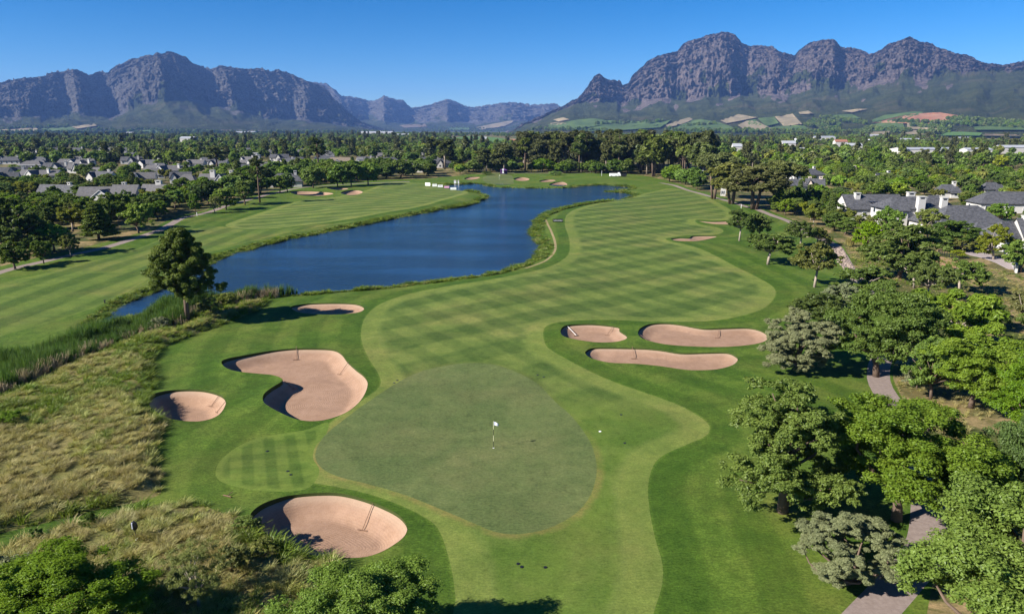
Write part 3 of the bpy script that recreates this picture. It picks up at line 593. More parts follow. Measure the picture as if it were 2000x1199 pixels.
# farm fields lying on the right-hand slope and on the valley floor
def fieldmat(name, a, b, row=0.):
    t = NT(name); c = t.mix(t.step(t.noise(.012, 5, .6), .35, .65), a, b); c = t.mix(t.mul(t.step(t.noise(.06, 4, .7), .5, .75), .4), c, tuple(x * .6 for x in a))
    t.col(c); t.b.inputs['Roughness'].default_value = 1; return t.m
FM = dict(green=fieldmat('vineyard_green', (.055, .095, .022), (.085, .13, .032)), tan=fieldmat('dry_field', (.20, .165, .095), (.27, .215, .13)),
          red=fieldmat('red_soil_field', (.28, .12, .065), (.35, .19, .11)), bright=fieldmat('irrigated_field', (.07, .14, .03), (.09, .17, .04)), brown=fieldmat('brown_field', (.11, .085, .055), (.16, .12, .08)),
          pale=fieldmat('pale_net', (.30, .29, .27), (.38, .36, .33)))
def drape(pts, mat, rng='mountain_range_right', step=5):
    poly = np.array(pts, float); n = len(poly); V = []; E = []
    for a, b in zip(poly, np.roll(poly, -1, 0)):
        m = max(1, int(np.linalg.norm(b - a) / step)); V += [tuple(a + (b - a) * k / m) for k in range(m)]
    m = len(V); E = [(i, (i + 1) % m) for i in range(m)]
    gx, gy = np.meshgrid(np.arange(poly[:, 0].min(), poly[:, 0].max(), step), np.arange(poly[:, 1].min(), poly[:, 1].max(), step * .6))
    q = np.stack([gx.ravel(), gy.ravel()], 1) + .3; q = q[inside(q, poly)]; V += [tuple(p) for p in q]
    ov, _, of, _, _, _ = geometry.delaunay_2d_cdt([Vector(map(float, p)) for p in V], E, [], 1, 1e-3, False)
    W3 = []
    for v in ov:
        if rng == 'flat': x, y = at(v.x, v.y, .6); W3.append((x, y, .6))
        else: x, y, z = slope_at(rng, v.x, v.y); W3.append((x, y, z + 7))
    F = np.array([f[::-1] for f in of if len(f) == 3]); tag(link('farm_field', mesh_np('farm_field', np.array(W3), F, [mat])), kind='structure')
for pts, m in [
 ([(1300,257),(1330,246),(1350,238),(1370,236),(1400,241),(1432,252),(1432,258),(1360,262)], 'green'),
 ([(1318,240),(1345,232),(1352,236),(1335,245),(1305,252),(1300,248)], 'tan'),
 ([(1405,238),(1440,226),(1478,232),(1440,240),(1418,244)], 'tan'), ([(1440,248),(1455,240),(1472,238),(1510,256),(1500,258),(1455,257)], 'tan'),
 ([(1456,239),(1474,236),(1488,248),(1462,247)], 'green'), ([(1478,234),(1510,231),(1520,244),(1496,250)], 'green'),
 ([(1511,231),(1545,225),(1566,246),(1530,250)], 'tan'), ([(1500,253),(1540,248),(1570,249),(1590,262),(1525,263)], 'green'), ([(1560,250),(1600,259),(1620,264),(1580,264)], 'green'),
 ([(1624,228),(1660,226),(1678,234),(1650,240),(1625,236)], 'green'), ([(1640,220),(1668,216),(1690,216),(1660,223)], 'tan'), ([(1556,222),(1575,219),(1586,225),(1560,226)], 'tan'),
 ([(1700,238),(1725,228),(1780,221),(1800,222),(1790,228),(1760,234),(1740,242),(1704,243)], 'green'),
 ([(1700,243),(1745,236),(1775,226),(1830,223),(1872,230),(1850,240),(1815,246),(1780,240),(1745,242)], 'red'),
 ([(1692,250),(1715,244),(1760,242),(1768,254),(1735,260),(1698,260)], 'green'), ([(1770,244),(1800,246),(1830,250),(1835,258),(1772,256)], 'tan'),
 ([(1655,262),(1690,252),(1697,262),(1680,268)], 'green'), ([(1700,262),(1740,260),(1735,268),(1690,270)], 'tan'),
 ([(1852,262),(1880,262),(1920,264),(1912,276),(1818,284),(1822,278)], 'bright'), ([(1925,266),(1995,268),(1990,280),(1918,278)], 'brown'), ([(1772,258),(1835,260),(1820,268),(1760,266)], 'tan'),
 ([(1900,252),(2000,246),(2060,250),(2060,258),(1905,258)], 'green'), ([(1980,248),(2040,244),(2100,250),(2000,254)], 'tan'),
 ([(1070,246),(1110,242),(1130,236),(1155,234),(1200,238),(1195,246),(1130,254),(1075,256)], 'green'), ([(1080,236),(1100,232),(1112,236),(1090,240)], 'tan'),
 ([(1140,256),(1180,247),(1210,240),(1265,238),(1300,244),(1290,252),(1210,258),(1150,260)], 'green'), ([(1075,243),(1110,240),(1105,245),(1074,248)], 'tan'),
 ([(1230,250),(1290,240),(1310,236),(1300,246),(1240,256)], 'green')]: drape(pts, FM[m])
for pts, m, r in [([(140,250),(185,244),(190,248),(150,254)], 'tan', 'mountain_range_left'), ([(0,256),(70,252),(78,258),(0,261)], 'tan', 'mountain_range_left'),
 ([(80,254),(140,250),(150,256),(90,259)], 'green', 'mountain_range_left'), ([(240,262),(300,255),(312,262)], 'green', 'mountain_range_left'), ([(430,256),(520,257),(510,262),(440,262)], 'brown', 'mountain_range_left'),
 ([(875,251),(915,250),(918,255),(880,256)], 'green', 'mountain_range_middle'), ([(930,250),(990,238),(1010,236),(985,248),(940,255)], 'tan', 'mountain_range_middle'), ([(780,246),(830,243),(835,249),(790,251)], 'brown', 'mountain_range_middle')]:
    drape(pts, FM[m], r)
for pts, m in [([(880,270),(915,266),(960,268),(985,271),(985,278),(930,281),(885,279)], 'bright'), ([(985,272),(1035,270),(1032,281),(990,282)], 'tan'), ([(1040,264.5),(1150,262.5),(1160,264),(1050,267)], 'pale'),
 ([(1400,268),(1440,264),(1500,265),(1505,269),(1445,273),(1398,274)], 'tan'), ([(1180,263.5),(1290,262.5),(1290,264.5),(1190,266)], 'pale'), ([(-60,285),(60,283.5),(160,284.5),(60,287)], 'tan'), ([(500,274),(640,272),(700,273.5),(560,277)], 'bright'), ([(1000,268.5),(1080,266),(1090,268),(1010,271)], 'green'),
 ([(1585,276),(1650,274),(1640,279),(1590,280)], 'bright'), ([(1700,306),(1745,303),(1740,309),(1705,311)], 'pale')]: drape(pts, FM[m], 'flat')
# ------------------------------------------------------------------ trees: tapered trunk, limbs and a crown of many leaf faces
def leaf_faces(rng, cen, rad, n, size, up=.35, squash=.8, tone=None, elong=1.7, spread=.5, droop=0.):
    cen = np.asarray(cen, float); rad = np.asarray(rad, float); w = rad ** 2; ci = rng.choice(len(cen), n, p=w / w.sum())
    d = rng.normal(size=(n, 3)); d /= np.linalg.norm(d, axis=1)[:, None]
    k = (d[:, 2] < -.2) & (rng.random(n) < .6); d[k, 2] *= -1
    rr = rad[ci] * (spread + (1 - spread) * rng.random(n) ** .6) * (1 + rng.normal(size=n) * .10)
    # lumps on the clump
    rr *= 1 + .22 * np.sin(d[:, 0] * 5 + ci * 1.7) * np.sin(d[:, 1] * 5 + ci) 
    p = cen[ci] + d * rr[:, None] * np.array([1, 1, squash]); p[:, 2] -= droop * rad[ci] * (1 - d[:, 2]) * .5
    nrm = d * .75 + rng.normal(size=(n, 3)) * .42 + np.array([0, 0, up]); nrm /= np.linalg.norm(nrm, axis=1)[:, None]
    t = np.cross(nrm, rng.normal(size=(n, 3))); t /= np.linalg.norm(t, axis=1)[:, None] + 1e-9; b = np.cross(nrm, t)
    s = size * (.65 + .7 * rng.random(n))[:, None]
    bend = nrm * s * .18
    V = np.stack([p - t * s * elong * .5 - bend, p + b * s * .5, p + t * s * elong * .5 - bend, p - b * s * .5], 1).reshape(-1, 3)
    F = np.arange(n * 4).reshape(n, 4)
    ct = rng.random(len(cen)) if tone is None else tone
    v = np.clip(.38 * ct[ci] + .45 * rng.random(n) + .12 * d[:, 2] + .08, 0, 1)
    return V, F, v
def ell_clumps(rng, c, r, n, shell=.62, low=-.5):
    out = []
    while len(out) < n:
        d = rng.normal(size=3); d /= np.linalg.norm(d)
        if d[2] < low: continue
        k = shell + (1 - shell) * rng.random() ** .5
        out.append(np.array(c) + d * np.array(r) * k)
    return np.array(out)
def limb(mb, a, b, r0, r1, rng, sides=6, sag=.12, seg=4):
    a, b = np.array(a, float), np.array(b, float); L = np.linalg.norm(b - a); pts = []
    off = rng.normal(size=3) * L * sag; off[2] = abs(off[2]) * -.3
    for i in range(seg + 1):
        t = i / seg; pts.append(a + (b - a) * t + off * math.sin(math.pi * t))
    mb.tube(pts, [r0 + (r1 - r0) * i / seg for i in range(seg + 1)], sides)
    return pts
def make_tree(kind, seed, n, size, sides=6, limbs=True):
    """returns trunk mesh, crown mesh, height, width; foot at the origin"""
    rng = np.random.default_rng(seed); mb = MB(); bark = M['bark']; fol = FOL['green']
    kw = {}
    if kind in ('round', 'lime', 'dark', 'olive', 'silver', 'rust', 'fruit'):
        H = 8.; W = 7.2; zc = 4.5; R3 = (3.1, 3.1, 3.2); nc = 42; rc = (.75, 1.35)
        if kind == 'dark': R3 = (2.9, 2.9, 3.1); zc = 4.5; nc = 40
        if kind == 'silver': zc = 4.0; R3 = (3.2, 3.2, 3.5); nc = 62; rc = (.5, .85); H = 7.9
        if kind == 'olive': nc = 30; rc = (.6, 1.2)
        if kind == 'fruit': zc = 4.8; R3 = (3.2, 3.2, 2.5); nc = 38; rc = (.6, 1.1); H = 7.6
        fol = FOL[dict(round='green', lime='lime', dark='dark', olive='olive', silver='silver', rust='rust', fruit='olive')[kind]]
        if kind == 'fruit': fol = FOL['dark']
        if kind in ('olive', 'fruit'): bark = M['barkpale']
        # uneven outline: warp the ellipsoid with a few lobes
        C = ell_clumps(rng, (0, 0, zc), R3, nc, .5, -.85 if kind in ('silver', 'dark') else -.8 if kind != 'fruit' else -.65)
        lob = rng.normal(size=(4, 3)); lob /= np.linalg.norm(lob, axis=1)[:, None]
        q = C - np.array([0, 0, zc]); qn = q / (np.linalg.norm(q, axis=1)[:, None] + 1e-6)
        f = 1 + .16 * sum(np.maximum(0, qn @ l) ** 3 for l in lob) - .12; C = np.array([0, 0, zc]) + q * f[:, None]
        rad = rng.uniform(*rc, len(C)); th = zc - R3[2] * (.75 if kind != 'silver' else .9)
        base = np.array([rng.normal() * .3, rng.normal() * .3, max(.8, th)])
        mb.tube([(0, 0, -.3), (base[0] * .3, base[1] * .3, base[2] * .5), tuple(base)], [.26, .2, .17], sides)
        if limbs:
            for i in rng.choice(len(C), min(len(C), 14 if kind != 'silver' else 9), False): limb(mb, base, C[i], .13, .03, rng, 5)
        if kind == 'silver': kw = dict(elong=2.6, up=.5)
    elif kind == 'feather':      # flat-topped feathery acacia in drooping sprays
        H = 7.5; W = 9.; C = []; rad = []; bark = M['barkpale']; fol = FOL['green']
        base = np.array([0, 0, 2.2]); mb.tube([(0, 0, -.3), (.1, 0, 1.1), tuple(base)], [.24, .19, .16], sides)
        for i in range(13):
            a = rng.uniform(0, 6.28); L = rng.uniform(2., 4.2); e = np.array([math.cos(a) * L, math.sin(a) * L, rng.uniform(4.6, 7.) - L * .28])
            pts = limb(mb, base, e, .11, .02, rng, 5, .1)
            for t in (.5, .68, .85, 1.): C.append(base + (e - base) * t + rng.normal(size=3) * .25 + np.array([0, 0, .35])); rad.append(rng.uniform(.55, .95))
        C = np.array(C); rad = np.array(rad); kw = dict(squash=.42, up=.9, elong=2.8, droop=.5)
    elif kind == 'pinelone':     # the lone pine by the water: irregular ovoid of needle tufts, lower side branch to the right
        H = 12.; W = 9.6; fol = FOL['pine']; size *= .8
        C = []
        while len(C) < 330:          # outline of the crown by height: wide shoulders at mid height, rounded top, ragged foot
            z = rng.uniform(3.6, 11.4); rm = np.interp(z, [3.6, 4.6, 6.2, 8.4, 10., 11.4], [2.0, 3.4, 3.8, 3.1, 2.0, .5]); a = rng.uniform(0, 6.28); k = rng.random() ** .5
            C.append((math.cos(a) * rm * k, math.sin(a) * rm * k, z))
        C = np.array(C); extra = np.array([(4.4, 0, 4.4), (3.9, .3, 4.7), (4.9, -.2, 4.9), (3.2, 0, 4.5), (-4.2, 0, 6.3)]); C = np.concatenate([C, extra])
        rad = rng.uniform(.28, .62, len(C)); mb.tube([(0, 0, -.4), (.05, 0, 3), (-.1, 0, 6), (-.1, 0, 10.5)], [.34, .27, .2, .05], 8)
        for i in range(0, len(C), 5): limb(mb, (-.05, 0, max(3.4, C[i][2] - 1.4)), C[i], .09, .02, rng, 4)
        kw = dict(elong=3.4, up=.5, squash=.8, spread=.35)
    elif kind == 'umbrella':     # stone pine: bare forked trunk under a broad flat crown
        H = 13.; W = 11.5; fol = FOL['umbrella']; bark = M['bark']
        zb = 9.3 if seed % 3 == 0 else 7.9; C = ell_clumps(rng, (0, 0, zb), (4.6, 4.6, 2.6 if seed % 3 == 0 else 4.2), 70, .5, -.35 if seed % 3 == 0 else -.8); rad = rng.uniform(.8, 1.35, len(C))
        mb.tube([(0, 0, -.3), (.2, 0, 3), (.3, .1, 6.5)], [.38, .32, .26], 8); mb.tube([(-.4, .2, -.3), (-.8, .1, 3), (-1.2, .2, 7.)], [.3, .26, .18], 7)
        for i in rng.choice(len(C), 16, False): limb(mb, (.3, .1, 6.3) if C[i][0] > -.5 else (-1.2, .2, 6.8), C[i], .14, .03, rng, 5)
        kw = dict(elong=2.2, squash=.7, up=.5)
    elif kind == 'euc':          # tall eucalyptus: clumps on rising limbs, gaps between
        H = 22.; W = 10.; fol = FOL['euc']; bark = M['barkpale']; C = []; rad = []
        mb.tube([(0, 0, -.3), (.2, .1, 7), (.1, .3, 14), (.3, .2, 20)], [.42, .33, .22, .06], sides)
        for i in range(17):
            z0 = rng.uniform(5, 16); a = rng.uniform(0, 6.28); L = rng.uniform(1.5, 4.2) * (1.15 - z0 / 30); e = np.array([math.cos(a) * L, math.sin(a) * L, z0 + rng.uniform(1.5, 4.5)])
            limb(mb, (.2, .2, z0), e, .12, .03, rng, 4)
            for k in range(3): C.append(e + rng.normal(size=3) * np.array([.9, .9, .8])); rad.append(rng.uniform(.9, 1.7))
        for k in range(7): C.append(np.array([rng.normal() * 1.2, rng.normal() * 1.2, rng.uniform(17.5, 20.8)])); rad.append(rng.uniform(.9, 1.5))
        C = np.array(C); rad = np.array(rad); kw = dict(elong=2.4, squash=.85)
    elif kind == 'talltree':     # very tall pine with a long bare trunk
        H = 20.; W = 9.; fol = FOL['pine']; C = []; rad = []
        mb.tube([(0, 0, -.3), (.1, 0, 7), (.0, .1, 14), (.1, 0, 19)], [.36, .28, .2, .06], sides)
        for i in range(24):
            z0 = rng.uniform(9, 18); a = rng.uniform(0, 6.28); L = rng.uniform(1.2, 4.) * (1.35 - z0 / 22); e = np.array([math.cos(a) * L, math.sin(a) * L, z0 + rng.uniform(.2, 1.8)])
            limb(mb, (.1, 0, z0), e, .09, .02, rng, 4); C.append(e); rad.append(rng.uniform(.6, 1.25))
        C = np.array(C); rad = np.array(rad); kw = dict(elong=2.6, squash=.6)
    elif kind == 'conifer':
        H = 10.; W = 6.; fol = FOL['pine']; C = []; rad = []
        mb.tube([(0, 0, -.3), (0, 0, 5), (0, 0, 9.4)], [.24, .15, .03], sides)
        for i in range(64):
            z = 1.3 + 8.4 * (i / 64) ** .9; L = 2.7 * (1 - z / 10.4) ** .8 * rng.uniform(.6, 1.1); a = i * 2.4; C.append((math.cos(a) * L, math.sin(a) * L, z)); rad.append(.42 + .5 * (1 - z / 10.4))
        C = np.array(C); rad = np.array(rad); kw = dict(elong=2.6, squash=.55, up=.4)
    elif kind == 'spread':       # broad multi-stemmed evergreen with thick sprays, the big one at the lower right
        H = 10.; W = 10.; fol = FOL['green']; C = []; rad = []
        mb.tube([(0, 0, -.3), (.1, 0, 2.4), (.2, 0, 7.5)], [.34, .27, .08], 8)
        for i in range(30):
            z0 = rng.uniform(.8, 7.0); a = i * 2.4 + rng.normal() * .3; L = (4.5 - .42 * z0) * rng.uniform(.7, 1.08); e = np.array([math.cos(a) * L, math.sin(a) * L, z0 + rng.uniform(.5, 1.7)])
            b0 = np.array([.1, 0, z0 * .8]); limb(mb, b0, e, .12, .03, rng, 5)
            for t in (.55, .8, 1.): C.append(b0 + (e - b0) * t + rng.normal(size=3) * .3); rad.append(rng.uniform(.6, 1.05))
        for k in range(6): C.append(np.array([rng.normal() * .8, rng.normal() * .8, rng.uniform(8., 9.2)])); rad.append(rng.uniform(.6, .9))
        C = np.array(C); rad = np.array(rad); kw = dict(elong=2., squash=.75, up=.5)
    elif kind == 'shrub':
        H = 2.4; W = 3.; fol = FOL['green']; C = ell_clumps(rng, (0, 0, 1.1), (1.1, 1.1, .9), 16, .5, -.6); rad = rng.uniform(.35, .6, len(C)); mb.tube([(0, 0, -.2), (0, 0, .9)], [.07, .04], 5)
    # break each clump into smaller sprays so that light and gaps show between them
    if n > 5000 and kind not in ('conifer', 'feather', 'pinelone'):
        m = 9 if n > 20000 else 6; tn = rng.random(len(C)); C2 = []; r2 = []; t2 = []
        for c_, r_, t_ in zip(C, rad, tn):
            dd = rng.normal(size=(m, 3)); dd /= np.linalg.norm(dd, axis=1)[:, None]; dd[:, 2] = np.where(dd[:, 2] < -.5, -dd[:, 2], dd[:, 2])
            C2 += list(c_ + dd * r_ * rng.uniform(.65, 1.15, (m, 1)) * [1, 1, .8]); r2 += list(r_ * rng.uniform(.26, .5, m)); t2 += list(np.clip(t_ * .5 + rng.random(m) * .5, 0, 1))
        C, rad = np.array(C2), np.array(r2); kw['tone'] = np.array(t2); kw['spread'] = .25
    V, F, v = leaf_faces(rng, C, rad, n, size, **kw)
    V[:, 2] = np.maximum(V[:, 2], .05)
    H = V[:, 2].max() * .985; Wd = (np.percentile(V[:, 0], 99) - np.percentile(V[:, 0], 1)) * .5 + (np.percentile(V[:, 1], 99) - np.percentile(V[:, 1], 1)) * .5
    nv = len(V)
    return mb.mesh('trunk', bark, True), mesh_np('crown', V, F, [fol], smoothf=False, fattrs={'v': v}), H, Wd
PROTO = {}
LOD = {'near': (78000, .092), 'mid': (15000, .23), 'low': (2600, .52), 'far': (620, 1.05)}
def proto(kind, seed, lod, fol=None, nmul=1., smul=1.):
    key = (kind, seed, lod, fol, nmul, smul)
    if key not in PROTO:
        n, s = LOD[lod]; sc = dict(shrub=.35, euc=1.5, talltree=1.25, umbrella=1.35, feather=.8, silver=.75).get(kind, 1.)
        nm = dict(shrub=.25, euc=1.6, silver=1.4, feather=1.1, umbrella=1.5).get(kind, 1.)
        t, c, H, Wd = make_tree(kind, seed * 7 + 3, int(n * nmul * nm), s * smul * sc, 8 if lod == 'near' else 5, lod != 'far')
        if fol: c.materials[0] = FOL[fol]
        PROTO[key] = (t, c, H, Wd)
    return PROTO[key]
def plant(name, kind, lod, x, y, h, w, label, cat='tree', group=None, seed=0, rz=None, fol=None, lean=(0, 0), parts=True, nmul=1., smul=1., z=None):
    t, c, H, Wd = proto(kind, seed, lod, fol, nmul, smul)
    if z is None: z = float(ground_z([(x, y)])[0])
    rz = random.uniform(0, 6.28) if rz is None else rz
    if parts:
        o = empty(name, (x, y, z), rz); link('trunk', t, o); link('crown', c, o)
    else:
        key = (kind, seed, lod, fol, 'joined')
        if key not in PROTO: PROTO[key] = join_meshes(name, t, c)
        o = link(name, PROTO[key], None, (x, y, z)); o.rotation_euler = (0, 0, rz)
    o.rotation_euler = (lean[0], lean[1], rz)
    o.scale = (w / Wd, w / Wd, h / H); tag(o, label, cat, group); return o
def join_meshes(name, t, c):
    def arr(me):
        V = np.empty(len(me.vertices) * 3, np.float32); me.vertices.foreach_get('co', V)
        return V.reshape(-1, 3), [tuple(p.vertices) for p in me.polygons]
    V1, F1 = arr(t); V2, _ = arr(c); n = len(V1); m = len(V2) // 4
    q = [f for f in F1 if len(f) == 4]
    Fq = np.array(q, np.int64); Fc = np.arange(m * 4).reshape(m, 4) + n
    v = np.empty(m, np.float32); c.attributes['v'].data.foreach_get('value', v)
    return mesh_np(name, np.concatenate([V1, V2]), np.concatenate([Fq, Fc]), [t.materials[0], c.materials[0]], mi=np.concatenate([np.zeros(len(Fq)), np.ones(m)]),
                   fattrs={'v': np.concatenate([np.zeros(len(Fq)), v])})
def tree_px(name, kind, lod, bx, by, ty, w, label, **k):
    x, y = at(bx, by); h = height_for(bx, by, ty); W_ = w * depth(x, y, h * .5) / FPX
    return plant(name, kind, lod, x, y, h, W_, label, **k)
random.seed(5)
T = [ # name, kind, lod, base px x, y, top row, width px, label, extra
 ('pine_tree', 'pinelone', 'near', 367, 630, 445, 112, 'lone dark pine with a bare lower trunk between the reeds and the lake', dict(rz=0., nmul=2.)),
 ('evergreen_tree', 'spread', 'near', 1528, 1000, 742, 228, 'broad evergreen standing on the lawn left of the cart path at the lower right', dict(rz=1.2, fol='fresh')),
 ('spreading_tree', 'round', 'near', 1752, 1016, 786, 298, 'big leaning green tree whose crown hangs over the lower cart path', dict(rz=0., lean=(0, R(7)), nmul=1.6, smul=.85)),
 ('silver_shrub', 'silver', 'near', 1650, 1140, 1003, 182, 'lower silver grey shrub beside the cart path, in front of the leaning tree', dict(cat='shrub', nmul=1.6)),
 ('foreground_tree', 'lime', 'near', 1995, 1345, 990, 445, 'light green tree filling the lower right corner', dict(nmul=2., smul=.72, fol='light')),
 ('foreground_tree', 'round', 'near', 120, 1300, 1135, 330, 'low mid green tree filling the lower left corner', dict(fol='fresh', nmul=1.7, smul=.72, seed=1)),
 ('olive_tree', 'olive', 'near', 392, 1200, 1092, 120, 'small thin grey olive tree between the two green treetops at the bottom', dict(nmul=.28, smul=.8)),
 ('foreground_tree', 'round', 'near', 690, 1350, 1135, 320, 'green treetop at the bottom just below the oval bunker', dict(fol='fresh', nmul=1.7, smul=.72, seed=2)),
 ('silver_shrub', 'silver', 'near', 1562, 722, 606, 138, 'grey green olive bush next to the right bunker, left of the big bright tree', dict(cat='shrub', seed=1, nmul=1.5)),
 ('broadleaf_tree', 'lime', 'near', 1712, 735, 560, 172, 'big bright green tree shading the middle of the cart path', dict(seed=3, fol='green')),
 ('evergreen_tree', 'dark', 'mid', 1598, 642, 568, 98, 'dark green tree just behind the grey olive bush', dict(seed=1)),
 ('silver_shrub', 'silver', 'mid', 1643, 607, 553, 68, 'small silver bush behind the dark tree at the rough edge', dict(cat='shrub', seed=2)),
 ('evergreen_tree', 'fruit', 'mid', 1682, 588, 521, 104, 'wide dark bushy tree below the stony path', dict(seed=2)),
 ('feathery_tree', 'feather', 'mid', 1862, 692, 573, 150, 'feathery flat topped green tree right of the big bright tree', dict()),
 ('broadleaf_tree', 'round', 'mid', 1818, 780, 662, 104, 'green tree with a thin pale trunk on dry grass right of the path', dict(seed=4)),
 ('broadleaf_tree', 'round', 'near', 1896, 796, 652, 165, 'large dense green tree with two pale stems at the right edge', dict(seed=5)),
 ('broadleaf_tree', 'round', 'near', 2010, 880, 700, 150, 'green tree cut by the right edge above the light green crown', dict(seed=2)),
 ('broadleaf_tree', 'round', 'near', 1995, 1010, 800, 150, 'dark tree crown at the right edge behind the light green one', dict(seed=6, fol='dark')),
 ('fairway_tree', 'fruit', 'mid', 1591, 560, 470, 76, 'yellowish round tree with a stout trunk left of the stony path', dict(seed=3, fol='olive')),
 ('fairway_tree', 'fruit', 'mid', 1500, 516, 455, 84, 'wide dark tree alone on the rough right of the fairway tip', dict(seed=4)),
 ('fairway_tree', 'fruit', 'mid', 1444, 470, 408, 46, 'slim green tree, left one of the pair by the two lobed bunker', dict(seed=5)),
 ('fairway_tree', 'dark', 'mid', 1480, 466, 414, 46, 'darker tree, right one of the pair by the two lobed bunker', dict(seed=5)),
 ('fairway_tree', 'fruit', 'mid', 1563, 480, 428, 56, 'dark tree with a forked pale trunk near the start of the stony path', dict(seed=6)),
 ('fairway_tree', 'fruit', 'mid', 1595, 478, 440, 40, 'small tree right of the forked one near the stony path', dict(seed=7, fol='olive')),
 ('broadleaf_tree', 'dark', 'mid', 1755, 544, 436, 138, 'large dark green tree in front of the white two storey house', dict(seed=6, fol='green')),
 ('broadleaf_tree', 'lime', 'mid', 1692, 488, 430, 54, 'bright lime green tree left of the large dark one below the white house', dict(seed=7)),
 ('broadleaf_tree', 'round', 'mid', 1732, 464, 400, 52, 'green tree with a pale trunk against the white house wall', dict(seed=8)),
 ('yellow_tree', 'olive', 'mid', 1812, 462, 404, 54, 'yellow green tree beside the balcony of the white house', dict(seed=8, fol='yellow')),
 ('broadleaf_tree', 'dark', 'mid', 1862, 486, 430, 84, 'dark round tree below the long slate roof', dict(seed=9)),
 ('bamboo_clump', 'olive', 'mid', 1940, 508, 440, 60, 'yellow green bamboo clump beside the low white wall', dict(seed=9, fol='yellow', cat='bamboo')),
 ('broadleaf_tree', 'round', 'mid', 1992, 534, 470, 62, 'round green tree at the right edge by the white wall', dict(seed=1)),
 ('broadleaf_tree', 'fruit', 'mid', 1785, 562, 498, 66, 'leaning tree with white limbs on dry grass', dict(seed=8, lean=(0, R(5)))),
 ('broadleaf_tree', 'fruit', 'mid', 1815, 590, 518, 74, 'two lobed green tree with a bare fork on the dry grass', dict(seed=9, fol='green')),
 ('broadleaf_tree', 'fruit', 'mid', 1872, 573, 508, 74, 'tree on a long leaning pale trunk below the drive', dict(seed=10, lean=(0, R(8)), fol='green')),
 ('olive_tree', 'olive', 'mid', 2000, 630, 562, 62, 'olive bush at the right edge above the large dense tree', dict(seed=10)),
 ('conifer_tree', 'conifer', 'mid', 1622, 432, 376, 26, 'narrow grey conifer left of the slate roofed house', dict(seed=1)),
 ('stone_pine', 'umbrella', 'mid', 1395, 388, 296, 78, 'umbrella pine with bare reddish trunks at the start of the right path', dict(seed=0, rz=0)),
 ('stone_pine', 'umbrella', 'mid', 1430, 398, 316, 88, 'umbrella pine leaning right beside the bare trunked one', dict(seed=1)),
 ('stone_pine', 'umbrella', 'mid', 1470, 410, 326, 108, 'broad low umbrella pine with tangled limbs over the path', dict(seed=2)),
 ('stone_pine', 'umbrella', 'mid', 1512, 404, 312, 96, 'rightmost umbrella pine of the group beside the right path', dict(seed=0, rz=2)),
 ('tall_pine', 'talltree', 'mid', 508, 397, 306, 34, 'tall thin pine with a long bare trunk beside the left path', dict(seed=0)),
 ('tall_pine', 'talltree', 'mid', 623, 345, 268, 36, 'very tall pine rising above the roofs left of the lake', dict(seed=1)),
 ('tall_pine', 'talltree', 'low', 425, 338, 284, 34, 'dark tall pine among the roofs with two chimneys', dict(seed=2)),
 ('tall_pine', 'euc', 'low', 869, 330, 272, 40, 'tall dark tree above the houses nearest the lake', dict(seed=2)),
 ('tall_pine', 'euc', 'low', 984, 338, 280, 42, 'tall dark tree left of the wood, behind the distant green', dict(seed=1)),
 ('tall_pine', 'euc', 'low', 950, 336, 290, 34, 'shorter dark tree left of the one behind the distant green', dict(seed=3)),
 ('broadleaf_tree', 'lime', 'mid', 107, 492, 437, 60, 'bright lime green tree left of the grey conifer by the left path', dict(seed=2)),
 ('broadleaf_tree', 'olive', 'mid', 139, 500, 454, 34, 'small grey green tree touching the left path', dict(seed=2)),
 ('conifer_tree', 'conifer', 'mid', 194, 470, 398, 58, 'grey conifer on dry grass above the left path', dict(seed=2, fol='pine')),
 ('broadleaf_tree', 'lime', 'mid', 272, 458, 398, 52, 'bright green tree on the inside of the left path bend', dict(seed=3)),
 ('broadleaf_tree', 'dark', 'mid', 86, 515, 468, 34, 'small dark tree below the lime green one at the left', dict(seed=3)),
 ('broadleaf_tree', 'dark', 'mid', 30, 525, 470, 56, 'dark tree at the left edge touching the path', dict(seed=4)),
 ('cedar_tree', 'spread', 'mid', 40, 500, 386, 120, 'huge dark cedar at the left edge', dict(fol='dark', seed=1)),
 ('broadleaf_tree', 'dark', 'mid', 218, 452, 378, 74, 'tall dark rounded tree behind the grey conifer', dict(seed=5)),
 ('broadleaf_tree', 'lime', 'mid', 441, 410, 368, 50, 'lime green tree left of the tall bare trunked pine', dict(seed=4)),
 ('olive_tree', 'olive', 'mid', 420, 416, 384, 26, 'sparse greyish tree left of the lime one on the path edge', dict(seed=3, nmul=.5)),
 ('broadleaf_tree', 'round', 'mid', 479, 401, 352, 38, 'mid green tree right behind the path near the tall pine', dict(seed=3)),
 ('broadleaf_tree', 'round', 'mid', 382, 418, 379, 22, 'narrow green tree at the bend of the left path', dict(seed=4)),
 ('broadleaf_tree', 'dark', 'low', 547, 379, 345, 30, 'dark tree, left one of two beside the left bunkers', dict(seed=3)),
 ('broadleaf_tree', 'dark', 'low', 562, 378, 340, 26, 'dark tree, right one of two beside the left bunkers', dict(seed=4)),
 ('broadleaf_tree', 'round', 'low', 612, 369, 326, 38, 'tree behind the long shaded bunker', dict(seed=5)),
 ('broadleaf_tree', 'round', 'low', 660, 366, 322, 34, 'tree behind the small shaded bunker', dict(seed=6)),
 ('broadleaf_tree', 'round', 'low', 686, 364, 318, 34, 'first tree of the lakeside row right of the bunkers', dict(seed=7)),
 ('broadleaf_tree', 'round', 'low', 719, 362, 318, 40, 'second tree of the lakeside row right of the bunkers', dict(seed=8)),
]
for nm, kind, lod, bx, by, ty, w, lab, ex in T: tree_px(nm, kind, lod, bx, by, ty, w, lab, **ex)
